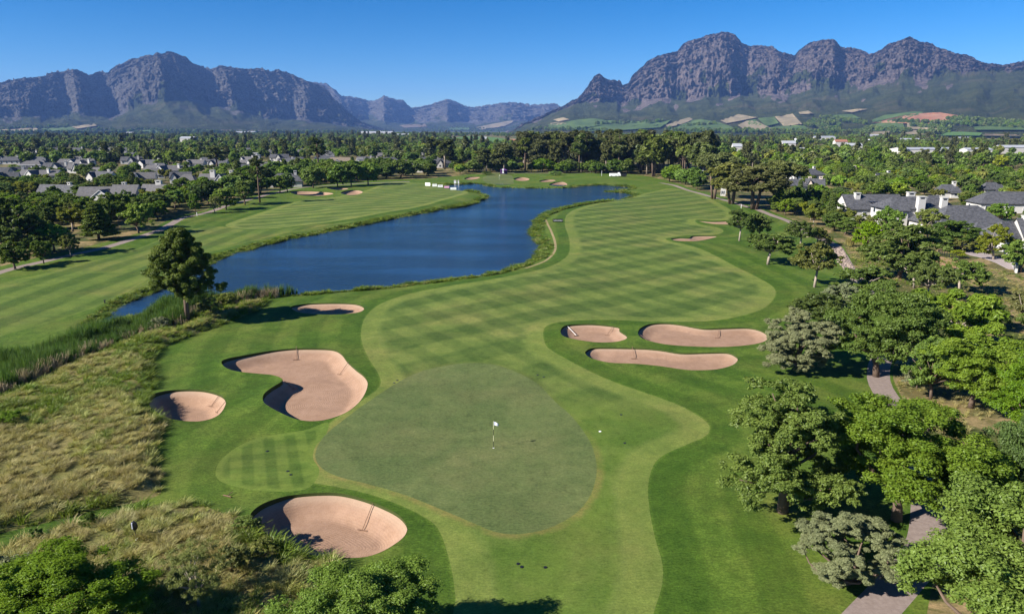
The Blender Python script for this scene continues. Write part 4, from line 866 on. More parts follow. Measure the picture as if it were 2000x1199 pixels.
# ------------------------------------------------------------------ houses: wings with white walls, slate or thatch roofs, chimneys, windows
def roofmat(name, a, b, sc=1.):
    t = NT(name); p = t.pos(); n = t.noise(1.2 * sc, 5, .75, t.map(p, (1, 1, 2.5))); m = t.noise(.3, 3)
    c = t.mix(t.step(n, .35, .65), a, b); t.col(t.mix(t.mul(m, .3), c, tuple(x * .6 for x in a))); t.bump(n, .5, .08); t.b.inputs['Roughness'].default_value = .75; t.b.inputs['Specular IOR Level'].default_value = .25; return t.m
M['slate'] = roofmat('slate_roof', (.050, .052, .058), (.115, .115, .125)); M['thatch'] = roofmat('weathered_grey_roof', (.085, .082, .085), (.145, .138, .138))
M['brownroof'] = roofmat('brown_roof', (.14, .11, .08), (.20, .16, .12)); M['redroof'] = roofmat('terracotta_roof', (.28, .12, .08), (.36, .17, .11))
M['white'] = plain('white_plaster', (.50, .48, .45), .9, .1, .06, 1.5); M['cream'] = plain('cream_plaster', (.60, .50, .42), .9, .1, .08, 1.2)
M['glass'] = plain('window_glass', (.03, .04, .05), .08, .5); M['frame'] = plain('white_frame', (.7, .7, .7), .6, .2); M['solar'] = plain('solar_panel', (.02, .03, .06), .1, .5)
M['metal'] = plain('pale_metal_sheet', (.36, .37, .39), .5, .3, .06, .2); M['dark'] = plain('dark_metal', (.02, .02, .022), .5, .3)
HS = {}
def wing(walls, roofs, trims, cx, cy, L, Wd, rz, wh, rh, kind='gable', eave=.5, z0=0):
    """a wing L long (local x) and Wd wide; returns nothing, fills the builders"""
    co, si = math.cos(rz), math.sin(rz)
    def P(x, y, z): return (cx + x * co - y * si, cy + x * si + y * co, z0 + z)
    l, w = L / 2, Wd / 2
    for a, b in (((-l, -w), (l, -w)), ((l, -w), (l, w)), ((l, w), (-l, w)), ((-l, w), (-l, -w))): walls.poly([P(*a, -.6), P(*b, -.6), P(*b, wh), P(*a, wh)])
    E, e = l + eave, w + eave; ez = wh - eave * rh / w; th = .18
    if kind == 'gable':
        for s in (-1, 1): walls.poly([P(s * l, -w, wh), P(s * l, w, wh), P(s * l, 0, wh + rh)][::s])
        E = l + .25; A, Bq, Cq, D = P(-E, -e, ez + .04), P(E, -e, ez + .04), P(E, 0, wh + rh + .04), P(-E, 0, wh + rh + .04); F_, G = P(E, e, ez + .04), P(-E, e, ez + .04)
        roofs.poly([A, Bq, Cq, D]); roofs.poly([D, Cq, F_, G])
        A2, B2, C2, D2, F2, G2 = [(p[0], p[1], p[2] + th) for p in (A, Bq, Cq, D, F_, G)]
        roofs.poly([A2, B2, C2, D2]); roofs.poly([D2, C2, F2, G2]); roofs.poly([A, Bq, B2, A2]); roofs.poly([F_, G, G2, F2])
        for q in ((A, D, D2, A2), (D, G, G2, D2), (Bq, Cq, C2, B2), (Cq, F_, F2, C2)): trims.poly(q)
    elif kind == 'hip':
        k = min(l - .3, w * .95); A, Bq, F_, G = P(-E, -e, ez), P(E, -e, ez), P(E, e, ez), P(-E, e, ez); R1, R2 = P(-E + k, 0, wh + rh), P(E - k, 0, wh + rh)
        roofs.poly([A, Bq, R2, R1]); roofs.poly([Bq, F_, R2]); roofs.poly([F_, G, R1, R2]); roofs.poly([G, A, R1])
        A2, B2, F2, G2 = [(p[0], p[1], p[2] - th) for p in (A, Bq, F_, G)]
        for q in ((A, Bq, B2, A2), (Bq, F_, F2, B2), (F_, G, G2, F2), (G, A, A2, G2)): trims.poly(q)
        roofs.poly([A2, G2, F2, B2])
    else:
        walls.box(P(0, 0, wh + .2), (L + .4, Wd + .4, .4), rz)
def house(px, py, wings, label, cat='house', chim=(), roof='slate', wall='white', name='house', windows=True, extra=None, rz=0, scale=1., group=None):
    """wings: (dx, dy, length, width, angle, wall height, roof height, kind); dx right, dy away, in metres"""
    x0, y0 = at(px, py); z0 = float(ground_z([(x0, y0)])[0]); r = empty(name, (x0, y0, z0), rz)
    wb, rb_, tb = MB(), MB(), MB(); WN = []
    for (dx, dy, L, Wd, a, wh, rh, k) in wings:
        dx, dy, L, Wd, wh, rh = [q * scale for q in (dx, dy, L, Wd, wh, rh)]
        wing(wb, rb_, tb, dx, dy, L, Wd, R(a), wh, rh, k)
        if windows:
            co, si = math.cos(R(a)), math.sin(R(a))
            for side in ((-1, 'l'), (0, 's'), (0, 'e')):
                n = max(1, int((L if side[1] == 'l' else Wd) / 3.2))
                for i in range(n):
                    t = (i + .5) / n - .5; fl = [1.5] if wh < 4.5 else [1.5, wh - 1.3]
                    for zz in fl:
                        if side[1] == 'l': p = (t * L, -Wd / 2 - .015); aa = R(a)
                        elif side[1] == 's': p = (-L / 2 - .015, t * Wd); aa = R(a + 90)
                        else: p = (L / 2 + .015, t * Wd); aa = R(a + 90)
                        WN.append((dx + p[0] * co - p[1] * si, dy + p[0] * si + p[1] * co, zz, aa))
    wo = wb.build('wall', M[wall], r); ro = rb_.build('roof', M[roof], r)
    if tb.v: tb.build('roof_trim', M['frame'] if roof != 'slate' else M['dark'], ro)
    if WN:
        for (a, b, c, aa) in WN[:14]:
            if 'win' not in HS:
                HS['win'] = (MB().box((0, 0, 0), (1.25, .10, 1.35)).mesh('window', M['frame']), MB().box((0, 0, 0), (1.05, .14, 1.15)).mesh('pane', M['glass']))
            w = link('window', HS['win'][0], wo, (a, b, c)); w.rotation_euler[2] = aa; link('pane', HS['win'][1], w)
    for (dx, dy, zt, w_, d_) in chim:
        dx, dy, zt, w_, d_ = [q * scale for q in (dx, dy, zt, w_, d_)]
        m = MB(); m.box((dx, dy, zt / 2 + .4), (w_, d_, zt - .8)); m.box((dx, dy, zt + .1), (w_ + .25, d_ + .25, .2)); c = m.build('chimney', M[wall], r)
        m = MB(); m.box((dx, dy, zt - .35), (w_ * .55, d_ + .02, .35)); m.build('flue_opening', M['dark'], c)
    if extra: extra(r, ro)
    tag(r, label, cat, group); r['foot'] = 1; del r['foot']; HB.append((x0, y0, max(abs(w[0]) + w[2] / 2 for w in wings) * scale + 1.5, max(abs(w[1]) + w[3] / 2 for w in wings) * scale + 2)); return r
HB = []
def w_px(px, py, wpx): x, y = at(px, py); return wpx * depth(x, y) / FPX
def mk(px, py, wpx, label, style=0, chim=1, roof='thatch', wall='white', rz=0, h=1., **k):
    """a generic house seen wpx wide at pixel (px,py)"""
    L = w_px(px, py, wpx); rh = 2.3 * h; wh = 2.9 * h
    st = [lambda: [(0, 0, L, L * .42, 0, wh, rh, 'gable'), (-L * .3, -L * .16, L * .36, L * .28, 90, wh, rh * .9, 'gable')],
          lambda: [(0, 0, L * .8, L * .5, 0, wh, rh, 'hip'), (L * .3, -L * .12, L * .4, L * .32, 0, wh * .9, rh * .8, 'hip')],
          lambda: [(-L * .26, 0, L * .48, L * .36, 0, wh, rh, 'gable'), (L * .24, 2, L * .5, L * .34, 18, wh, rh, 'gable'), (0, -L * .14, L * .3, L * .24, 90, wh, rh, 'gable')],
          lambda: [(0, 0, L, L * .55, 0, wh, rh, 'hip')],
          lambda: [(0, 0, L, L * .4, 0, wh * 1.3, 0, 'flat'), (L * .2, 0, L * .4, L * .3, 0, wh * 1.9, 0, 'flat')],
          lambda: [(0, 0, L, L * .26, 0, wh, rh, 'gable')]][style]()
    ch = [(L * .3, .3, wh + rh + .9, 1.25, .95), (-L * .28, .5, wh + rh + .7, 1.1, .9)][:chim]
    if rz == 0: rz = (int(px * 7 + py) % 31) - 15
    return house(px, py, st, label, chim=ch, roof=roof, wall=wall, rz=R(rz), **k)
# --- right of the fairway
def r1x(r, ro):
    for i in range(4):
        m = MB(); m.box((-1.5 + i * 1.1, -3.2, 5.15), (.5, 1.9, .12)); o = m.build('skylight', M['solar'], ro); 
def r2x(r, ro):
    m = MB(); m.box((2.6, -5.6, 3.2), (5.4, 2.6, .3)); [m.box((x, -6.7, 1.6), (.9 if x < 1 else .6, .7, 3.2)) for x in (.2, 5.1)]; m.build('porch', M['cream'], r)
    m = MB(); m.box((2.7, -6.8, 4.3), (4.8, .05, .06)); [m.box((.4 + i * .38, -6.8, 3.85), (.04, .04, .9)) for i in range(13)]; m.build('balcony_railing', M['dark'], r)
    m = MB(); m.box((2.7, -4.42, 4.7), (3.6, .1, 2.)); m.build('balcony_door', M['glass'], r)
house(1695, 424, [(0, 0, 17, 9, 0, 3.2, 3.6, 'gable'), (4.5, -4.2, 8, 6, 0, 3.0, 2.6, 'hip')], 'slate roofed house with a white gable and skylights, left of the two storey one', chim=[(-4.6, -1.2, 7.4, 1.5, 1.2)], extra=r1x)
house(1772, 441, [(-1.5, 0, 14, 8.5, 0, 5.6, 2.6, 'hip'), (7, 1.5, 9, 8, 0, 5.2, 3.2, 'hip'), (-5.5, -2, 5, 6, 0, 5.2, 2.2, 'hip')], 'white two storey house with a balcony and tall square chimneys', chim=[(.2, -4.6, 8.5, 1.9, 1.4), (7.6, -2.5, 8.0, 1.6, 1.2), (1.2, 2.5, 9.0, 1.9, 1.1)], extra=r2x)
house(1873, 452, [(0, 0, 17, 11, 0, 3.2, 4.0, 'hip'), (-6, 2.5, 8, 7, 0, 3.2, 3.0, 'hip')], 'long low house with a broad dark slate roof right of the two storey one')
house(1968, 482, [(0, 0, 13, 8, 18, 3.2, 3.0, 'hip'), (6, -2.5, 12, 8, -10, 3.4, 3.4, 'gable'), (-4, 3, 9, 7, 0, 3.0, 2.6, 'hip')], 'slate roofed house with glass doors at the right edge above the bamboo', chim=[(1.8, -1.8, 7.4, 1.4, 1.2)])
house(1960, 414, [(0, 0, 19, 9, -6, 3.2, 3.2, 'hip'), (9, -3, 10, 8, 0, 3.2, 3.0, 'hip')], 'dark roofed house half hidden behind trees at the right edge')
mk(1932, 380, 44, 'small dark roofed house beside the taller palm', 1, 0, 'slate')
mk(1846, 385, 44, 'house showing only a pale chimney above the trees behind the two storey one', 1, 1, 'slate')
def solx(r, ro):
    m = MB(); L = w_px(1724, 358, 32); m.poly([(-L * .42, -L * .22 * .9 - .4, 3.1), (L * .28, -L * .22 * .9 - .4, 3.1), (L * .28, -.3, 5.25), (-L * .42, -.3, 5.25)]); m.build('solar_panels', M['solar'], ro)
mk(1724, 360, 36, 'house with solar panels on its roof beyond the slate roofs', 5, 1, 'slate', extra=solx)
mk(1570, 352, 68, 'hip roofed white house behind the umbrella pines', 3, 1, 'slate', h=1.15)
mk(1544, 372, 50, 'white house with solar roof right of the umbrella pines', 1, 0, 'slate')
mk(1590, 372, 34, 'house with two square cream chimneys among the trees', 0, 2, 'slate', wall='cream')
mk(1362, 360, 24, 'dark roofed house between the wood and the umbrella pines', 1, 1, 'slate')
mk(1412, 382, 9, 'small white garden house seen between the umbrella pine trunks', 4, 0)
mk(1662, 346, 16, 'little pink walled house in the trees beyond the slate roofs', 0, 1, 'brownroof', 'cream')
# --- left of the lake
mk(118, 388, 80, 'dark roofed house with a big pale chimney nearest the left edge', 5, 1, 'slate')
house(250, 396, [(-11, 1, 12, 6, 4, 3, 2.6, 'gable'), (0, 0, 9, 7, 0, 3, 3.4, 'gable'), (9.5, 2, 9, 7, -8, 3, 3.4, 'gable'), (-6, -3.5, 6, 6, 90, 2.8, 2.2, 'gable')], 'long grey multi gabled house left of the path bend', chim=[(-1, 1, 7.2, 1.3, 1.1), (11, 2.2, 7.8, 2.0, 1.3)], roof='thatch')
house(410, 372, [(-9, 0, 10, 8, 0, 3.2, 3.6, 'hip'), (0, 1, 8, 7, 0, 3.4, 3.4, 'gable'), (6, 0, 7, 6, 90, 3.2, 3.6, 'gable'), (11, 2, 9, 6, 0, 3.2, 3.0, 'gable')], 'large grey house with white gable edges and two chimneys above the path', chim=[(2, 0, 8.4, 2.0, 1.4), (9.5, 1.5, 8.2, 1.4, 1.2)], roof='thatch')
mk(558, 366, 66, 'dark hip roofed house with a white chimney right of the tall bare trunked pine', 1, 1, 'slate', h=1.15)
mk(195, 345, 38, 'small hip roofed pavilion among trees on the left', 3, 0, 'thatch')
mk(78, 353, 78, 'wide grey roofed house with one dark chimney on the left', 2, 1, 'thatch')
mk(66, 330, 42, 'grey roofed house behind the wide one at the far left', 3, 0, 'thatch')
mk(150, 326, 62, 'low grey roofs in the trees above the pavilion', 2, 0, 'thatch')
mk(262, 312, 40, 'white walled house with a hip roof high among the left trees', 3, 0, 'slate', h=1.15)
mk(302, 312, 38, 'white flat roofed villa right of the white walled hip roofed house', 4, 1)
mk(328, 344, 84, 'group of grey roofs with a tall white chimney and gable', 2, 2, 'thatch', h=1.1)
mk(384, 327, 36, 'grey gabled house left of the dark tall pine', 0, 1, 'thatch')
mk(486, 312, 44, 'long white flat roofed house far behind the left houses', 4, 0)
mk(508, 303, 22, 'tiny grey roofed house beyond the long white one', 1, 0, 'thatch')
mk(490, 328, 38, 'grey gabled house behind the two chimney house', 2, 0, 'thatch')
mk(562, 325, 34, 'dark roofed house with a white chimney behind the hip roofed one', 0, 1, 'slate')
mk(610, 328, 34, 'bluish grey roofed house left of the very tall pine', 3, 0, 'slate')
mk(668, 322, 46, 'brown roofed house with white walls right of the very tall pine', 5, 0, 'brownroof')
mk(652, 330, 24, 'white walled small house in front of the brown roofed one', 0, 1, 'thatch')
mk(697, 326, 30, 'white flat roofed house right of the brown roofed one', 4, 0)
mk(733, 324, 36, 'dark roofed house with a pale chimney left of the twin white gables', 0, 1, 'slate')
mk(777, 328, 56, 'black roofed house with twin white gable ends near the lake', 2, 0, 'slate')
mk(800, 336, 58, 'pale grey roofed house with a dormer, nearest the lake end', 1, 0, 'thatch')
mk(262, 334, 22, 'small dark house between the left garden trees', 3, 0, 'slate')
mk(20, 318, 34, 'white walled house at the far left edge', 0, 0, 'thatch')
mk(236, 306, 30, 'little grey roofed house at the top of the left suburb', 0, 0, 'thatch')
mk(184, 312, 28, 'grey roof with a white gable at the top of the left suburb', 0, 0, 'thatch')
mk(430, 310, 26, 'white house in the trees beyond the dark tall pine', 0, 1, 'thatch')
mk(445, 325, 30, 'grey roof right behind the dark tall pine', 3, 0, 'thatch')
# far white sheds and buildings
def shed(px, py, wpx, hm, label, roof='metal', name='farm_shed', dm=None):
    L = w_px(px, py, wpx); d = dm or min(30., L * .5); x0, y0 = at(px, py); r = empty(name, (x0, y0, 0)); wb, rb_, tb = MB(), MB(), MB()
    n = max(1, int(L / 40)); 
    for i in range(n): wing(wb, rb_, tb, -L / 2 + (i + .5) * L / n, 0, L / n - .2, d, 0, hm, hm * .35, 'gable', .4)
    wb.build('wall', M['white'], r); rb_.build('roof', M[roof], r); tag(r, label, 'shed' if name == 'farm_shed' else 'building'); HB.append((x0, y0, L / 2 + 3, d / 2 + 3)); return r
for a in [(1800, 301, 102, 5, 'long white packing shed with a grey roof, left one of the far right pair'), (1905, 302, 50, 5, 'white packing shed right of the longest far shed'), (1974, 300, 58, 6.5, 'bright white building at the far right edge'),
          (1772, 281, 54, 7, 'white buildings beyond the long sheds'), (1606, 274, 42, 7, 'distant long white building under the vineyards'), (1538, 292, 26, 8, 'white building with an aerial in the far trees'),
          (1440, 301, 22, 8, 'white building right behind the wood'), (1665, 296, 30, 7, 'white and pink farm building left of the long sheds'), (1640, 288, 24, 8, 'far building with red roof left of the long sheds', 'redroof'), (1568, 302, 20, 5, 'small grey shed in the trees'),
          (737, 265, 62, 12, 'row of distant white buildings below the left mountain foot'), (789, 270, 30, 9, 'distant white buildings left of the bright fields'), (1002, 282, 26, 6, 'farmhouse with a red roof by the bright fields', 'redroof'),
          (1026, 282, 16, 5, 'small red roofed barn right of the farmhouse', 'redroof'), (945, 275, 12, 6, 'small white barn on the bright field'), (480, 262, 40, 10, 'distant buildings on brown soil below the left mountain'), (255, 265, 14, 10, 'white farmhouse below the left mountain'),
          (1150, 262.5, 14, 7, 'tiny white farmhouse above the wood'), (1167, 252 + 11, 8, 6, 'tiny white cottage above the wood'), (370, 278, 30, 8, 'white shed in the far trees beyond the left suburb'), (1700, 271, 30, 8, 'pale farm building below the red soil field'), (1880, 277, 20, 7, 'white farmhouse by the green irrigated field')]: shed(*a)
# ------------------------------------------------------------------ scattering
def scatter(name, P3, S, protos, rot=None, idx=None, tiltx=None, kind='stuff', label=None):
    """one object whose points carry instances of the prototype meshes (geometry nodes)"""
    n = len(P3); rng = np.random.default_rng(n)
    col = bpy.data.collections.new(name + '_kinds')
    for k, m in enumerate(protos): o = bpy.data.objects.new(name + '_piece', m); col.objects.link(o)
    me = bpy.data.meshes.new(name); me.vertices.add(n); me.vertices.foreach_set('co', np.asarray(P3, np.float32).ravel())
    rot = rng.uniform(0, 6.28, n) if rot is None else rot
    rv = np.zeros((n, 3), np.float32); rv[:, 2] = rot
    if tiltx is not None: rv[:, :2] = tiltx
    S = np.asarray(S, np.float32); S = np.repeat(S[:, None], 3, 1) if S.ndim == 1 else S
    for nm, v in (('rv', rv), ('sv', S)): a = me.attributes.new(nm, 'FLOAT_VECTOR', 'POINT'); a.data.foreach_set('vector', v.ravel())
    a = me.attributes.new('ix', 'INT', 'POINT'); a.data.foreach_set('value', (rng.integers(0, len(protos), n) if idx is None else idx).astype(np.int32))
    o = link(name, me); g = bpy.data.node_groups.new(name + '_nodes', 'GeometryNodeTree')
    g.interface.new_socket('Geometry', in_out='INPUT', socket_type='NodeSocketGeometry'); g.interface.new_socket('Geometry', in_out='OUTPUT', socket_type='NodeSocketGeometry')
    N = lambda t: g.nodes.new(t); gi, go = N('NodeGroupInput'), N('NodeGroupOutput'); iop = N('GeometryNodeInstanceOnPoints'); ci = N('GeometryNodeCollectionInfo')
    ci.inputs['Collection'].default_value = col; ci.inputs['Separate Children'].default_value = True; ci.inputs['Reset Children'].default_value = True
    def na(nm, t): x = N('GeometryNodeInputNamedAttribute'); x.data_type = t; x.inputs['Name'].default_value = nm; return x.outputs['Attribute']
    L = g.links.new; L(gi.outputs[0], iop.inputs['Points']); L(ci.outputs[0], iop.inputs['Instance']); iop.inputs['Pick Instance'].default_value = True
    L(na('ix', 'INT'), iop.inputs['Instance Index']); L(na('rv', 'FLOAT_VECTOR'), iop.inputs['Rotation']); L(na('sv', 'FLOAT_VECTOR'), iop.inputs['Scale']); L(iop.outputs[0], go.inputs[0])
    o.modifiers.new('scatter', 'NODES').node_group = g; tag(o, label, kind=kind); return o
def poisson(rng, P, r):
    """thin random points so that none is closer than r (r may vary per point)"""
    P = P[rng.permutation(len(P))]; r = np.broadcast_to(r, len(P)) if np.ndim(r) == 0 else r
    keep = []; grid = {}; c = float(np.max(r))
    for i, (x, y) in enumerate(P[:, :2]):
        gx, gy = int(x // c), int(y // c); ok = True
        for a in (-1, 0, 1):
            for b in (-1, 0, 1):
                for j in grid.get((gx + a, gy + b), ()):
                    if (P[j, 0] - x) ** 2 + (P[j, 1] - y) ** 2 < r[i] ** 2: ok = False; break
                if not ok: break
            if not ok: break
        if ok: keep.append(i); grid.setdefault((gx, gy), []).append(i)
    return P[keep]
def rand_in(rng, poly, n):
    lo, hi = poly.min(0), poly.max(0); q = rng.uniform(lo, hi, (n, 2)); return q[inside(q, poly)]
def pj(x, y, z):
    dx, dy, dz = x, y * cp - (z - CAM_H) * sp, y * sp + (z - CAM_H) * cp; return 1000 + FPX * dx / dy, 599.5 - FPX * dz / dy
def clear_of_houses(q, m=1.):
    k = np.ones(len(q), bool)
    for (x, y, a, b) in HB:
        k &= ~((np.abs(q[:, 0] - x) < a * m) & (q[:, 1] > y - b - (26 if y > 150 else 9) * m) & (q[:, 1] < y + b))
    return k
rng = np.random.default_rng(12)
TREES_AT = np.array([at(t[3], t[4]) for t in T])
def fill(poly_px, n, rmin, kinds, lod, hr, name, label, group, far=5., cat='tree', ok=None, parts=True, zmax=None):
    q = rand_in(rng, ats(poly_px), n); q = q[clear_of_houses(q)]
    for k, v in PATHS.items(): d, _ = pdist(q, v); q = q[(d > 2.2) & ~inside(q, v)]
    if ok is not None: q = q[ok(q)]
    d = np.sqrt(((q[:, None] - TREES_AT[None]) ** 2).sum(2)).min(1); q = q[d > far]
    q = poisson(rng, q, rmin)
    names = [k for k, w, *_ in kinds]; ws = np.array([k[1] for k in kinds], float); ws /= ws.sum()
    for x, y in q:
        kk = kinds[rng.choice(len(kinds), p=ws)]; h = rng.uniform(*hr) * kk[2]; w = h * kk[3] * rng.uniform(.85, 1.2)
        nm, lab = kk[5], kk[6]
        lb = ' '.join(w_ for w_ in lab.split() if w_ not in ('tall', 'low', 'small')); plant(nm, kk[0], lod, float(x), float(y), h, w, size_word(h / kk[2], *hr) + lb + ' ' + where(x, y), cat=kk[7] if len(kk) > 7 else cat, group='trees ' + group if group else None, seed=int(rng.integers(0, 3)), fol=kk[4], parts=parts)
    return len(q)
# kind, weight, height factor, width/height, foliage, name, label start
GK = [('dark', 4, 1.0, .95, None, 'evergreen_tree', 'dark green rounded tree'), ('round', 4, .95, 1., None, 'broadleaf_tree', 'mid green leafy tree'), ('lime', 1.6, .9, 1., None, 'bright_tree', 'bright lime green tree'),
      ('feather', 2.2, .85, 1.15, 'yellow', 'acacia_tree', 'yellow green feathery tree'), ('conifer', .8, 1.2, .5, None, 'conifer_tree', 'narrow dark conifer'), ('olive', 1.3, .8, .95, None, 'olive_tree', 'greyish olive green tree')]
LM = [(a, b, c) for (x, y, c) in [(118, 388, 'the big pale chimney'), (250, 396, 'the long multi gabled grey house'), (410, 372, 'the large grey house with two chimneys'), (558, 366, 'the white chimneyed hip roof'), (195, 345, 'the small hip roofed pavilion'), (78, 353, 'the wide grey roofed house'), (66, 330, 'the far left grey roof'), (150, 326, 'the low grey roofs'),
  (262, 312, 'the white walled hip roofed house'), (302, 312, 'the white villa'), (328, 344, 'the tall white chimney'), (384, 327, 'the grey gabled house'), (425, 338, 'the dark tall pine'), (562, 325, 'the back house with a white chimney'), (623, 345, 'the very tall pine'), (668, 322, 'the brown roofed house'), (733, 324, 'the dark roof by the twin gables'), (777, 328, 'the twin white gables'), (800, 336, 'the pale grey dormer house'),
  (508, 397, 'the bare trunked pine'), (272, 458, 'the path bend tree'), (194, 470, 'the grey conifer by the left path'), (107, 492, 'the lime tree by the left path'), (40, 500, 'the huge cedar'), (608, 378, 'the shaded left bunker'), (690, 378, 'the short left bunker'), (856, 361, 'the white boards'), (1695, 424, 'the skylight roof'), (1772, 447, 'the balcony house'), (1873, 452, 'the broad slate roof'), (1968, 482, 'the glass doored house'), (1960, 414, 'the right edge roof'),
  (1932, 380, 'the small palm side roof'), (1915, 374, 'the tall palm'), (1846, 385, 'the lone pale chimney'), (1724, 360, 'the solar panelled roof'), (1570, 352, 'the hip roofed white house'), (1590, 372, 'the two cream chimneys'), (1662, 346, 'the little pink house'), (1395, 388, 'the bare trunked umbrella pine'), (1470, 410, 'the broad umbrella pine'), (1512, 404, 'the right umbrella pine'), (1622, 432, 'the narrow grey conifer'),
  (1563, 480, 'the forked trunk tree'), (1357, 364, 'the dark roof by the wood'), (1204, 346, 'the white truck'), (983, 337, 'the purple tent'), (1018, 349, 'the distant oval bunker'), (1888, 796, 'the large two stemmed tree'), (1862, 692, 'the feathery tree')] for a, b in [at(x, y)]]
def where(x, y):
    d = [math.hypot(a - x, (b - y) * .6) for a, b, c in LM]; i = int(np.argmin(d)); a, b, c = LM[i]; dx, dy = x - a, y - b
    far = 'just ' if d[i] < 12 else '' if d[i] < 28 else 'well '
    w = ('left of' if dx < 0 else 'right of') if abs(dx) > abs(dy) * .5 else ('behind' if dy > 0 else 'in front of')
    return far + w + ' ' + c
def size_word(h, lo, hi): t = (h - lo) / (hi - lo + 1e-6); return 'small ' if t < .3 else 'tall ' if t > .72 else ''
hk = 0
for py_ in (300, 306, 313, 320, 328, 337, 347, 358):
    for px_ in range(-30, 880, 47):
        X_, Y_ = px_ + rng.uniform(-16, 16), py_ + rng.uniform(-2.5, 2.5)
        if py_ > 340 and px_ > 420 or py_ > 328 and px_ > 560: continue
        x, y = at(X_, Y_); wp = rng.uniform(24, 40) * (1.35 if py_ > 326 else 1)
        if any(abs(x - a) < (c + 9) and abs(y - b) < d + 11 for a, b, c, d in HB) or rng.random() < .28: continue
        w_ = where(x, y); mk(X_, Y_, wp, ['grey roofed house ', 'slate roofed white house ', 'gabled house '][hk % 3] + w_, int(rng.integers(0, 4)), int(rng.integers(0, 2)), ['thatch', 'slate', 'slate'][hk % 3], h=1.05, group='houses of the left suburb'); hk += 1
print('extra houses', hk)
nn = 0
nn += fill([(-120, 520), (0, 486), (80, 470), (190, 448), (290, 436), (320, 426), (345, 412), (400, 404), (400, 385), (300, 372), (0, 372), (-150, 400)], 1600, 5.6, GK, 'mid', (5, 8), 'tree', 'between the left path and the nearest roofs', 'between the left path and the nearest roofs', 6)
nn += fill([(400, 404), (480, 386), (580, 366), (720, 352), (850, 346), (850, 330), (600, 338), (400, 368)], 900, 7.5, GK[:2] + GK[4:], 'low', (7, 10), 'tree', 'lining the far side of the left fairway', 'lining the far side of the left fairway', 6)
nn += fill([(-150, 400), (0, 372), (400, 366), (600, 338), (860, 330), (905, 342), (905, 322), (700, 321), (400, 328), (0, 340), (-200, 350)], 1500, 10.5, GK, 'low', (4.5, 7.2), 'tree', 'in the gardens among the left houses', 'in the gardens among the left houses', 6)
nn += fill([(1500, 409), (1550, 428), (1600, 452), (1660, 470), (1700, 440), (1680, 400), (1600, 372), (1540, 380), (1530, 400)], 500, 5.2, GK, 'mid', (4.2, 6.6), 'tree', 'in the thicket between the right path and the slate roofs', 'in the thicket between the right path and the slate roofs', 4)
nn += fill([(1700, 452), (1760, 464), (1900, 500), (1960, 520), (1905, 490), (1800, 452), (1720, 440)], 160, 6.5, GK[:3] + GK[5:], 'mid', (4.5, 7), 'tree', 'in front of the right houses', 'in front of the right houses', 4)
nn += fill([(1590, 372), (1700, 392), (1800, 390), (2100, 400), (2150, 350), (1600, 330), (1530, 345)], 1300, 8., GK, 'low', (5, 7.5), 'tree', 'in the gardens behind the right houses', 'in the gardens behind the right houses', 6)
nn += fill([(1880, 420), (2100, 470), (2200, 440), (2000, 400), (1900, 395)], 260, 7., GK[:4], 'mid', (5, 7), 'tree', 'between the right edge roofs', 'between the right edge roofs', 6)
EK = [('euc', 5, 1.0, .50, None, 'eucalyptus_tree', 'tall eucalyptus'), ('umbrella', 1.2, .9, .6, 'pine', 'pine_tree', 'tall dark pine'), ('talltree', 1.6, 1.0, .42, None, 'pine_tree', 'thin tall pine')]
nn += fill([(1020, 334), (1100, 337), (1240, 341), (1300, 350), (1372, 352), (1385, 336), (1300, 322), (1020, 322)], 900, 8.5, EK, 'low', (18, 26), 'tree', 'in the wood beyond the lake', 'in the wood beyond the lake', 5)
nn += fill([(905, 337), (1000, 336), (1100, 339), (1240, 343), (1240, 339), (1000, 331), (905, 331)], 300, 6., [('dark', 3, 1, 1.1, None, 'evergreen_tree', 'low dark tree'), ('round', 2, 1, 1.1, None, 'broadleaf_tree', 'low green tree')], 'low', (5, 9), 'tree', 'at the foot of the wood behind the distant green', 'at the foot of the wood behind the distant green', 4)
nn += fill([(1300, 356), (1340, 366), (1380, 376), (1385, 362), (1310, 348)], 120, 7., GK[:3], 'low', (6, 9), 'tree', 'between the wood and the umbrella pines', 'between the wood and the umbrella pines', 5)
nn += fill([(1690, 760), (1800, 640), (1830, 600), (2050, 640), (2050, 720), (1960, 650), (1840, 650)], 90, 5.5, [('dark', 3, 1, 1.1, None, 'shrub_tree', 'low dark bushy tree'), ('olive', 2, 1, 1.1, None, 'olive_tree', 'small grey olive')], 'mid', (2.5, 4), 'tree', 'on the dry slope right of the cart path', 'on the dry slope right of the cart path', 4)
def dedupe(key, words):
    bylab = {}
    for o in list(C.objects):
        if o.get('label') and (o.get('group', '').startswith('trees ') or o.get('category') == 'house'): bylab.setdefault(o['label'], []).append(o)
    for lb, os_ in bylab.items():
        n = len(os_)
        if n == 1: continue
        os_.sort(key=key)
        for i, o in enumerate(os_):
            pre = words[0][i] if n == 2 else words[1][i] if n == 3 else (words[1][0] if i == 0 else words[1][2] if i == n - 1 else ORD[min(i, 11)] + words[2])
            t_ = pre + ' ' + lb; t_ = t_ if len(t_.split()) <= 16 else t_.replace('well ', '').replace('just ', ''); t_ = t_ if len(t_.split()) <= 16 else t_.replace('rounded ', '').replace('leafy ', ''); o['label'] = ' '.join(t_.split()[:16])
ORD = 'first second third fourth fifth sixth seventh eighth ninth tenth eleventh twelfth'.split()
dedupe(lambda o: o.location.x / o.location.y, (['left one,', 'right one,'], ['leftmost', 'middle', 'rightmost'], ' from left,'))
dedupe(lambda o: o.location.y, (['nearer', 'farther'], ['nearest', 'middle', 'farthest'], ' from front,'))
print('filled trees', nn)
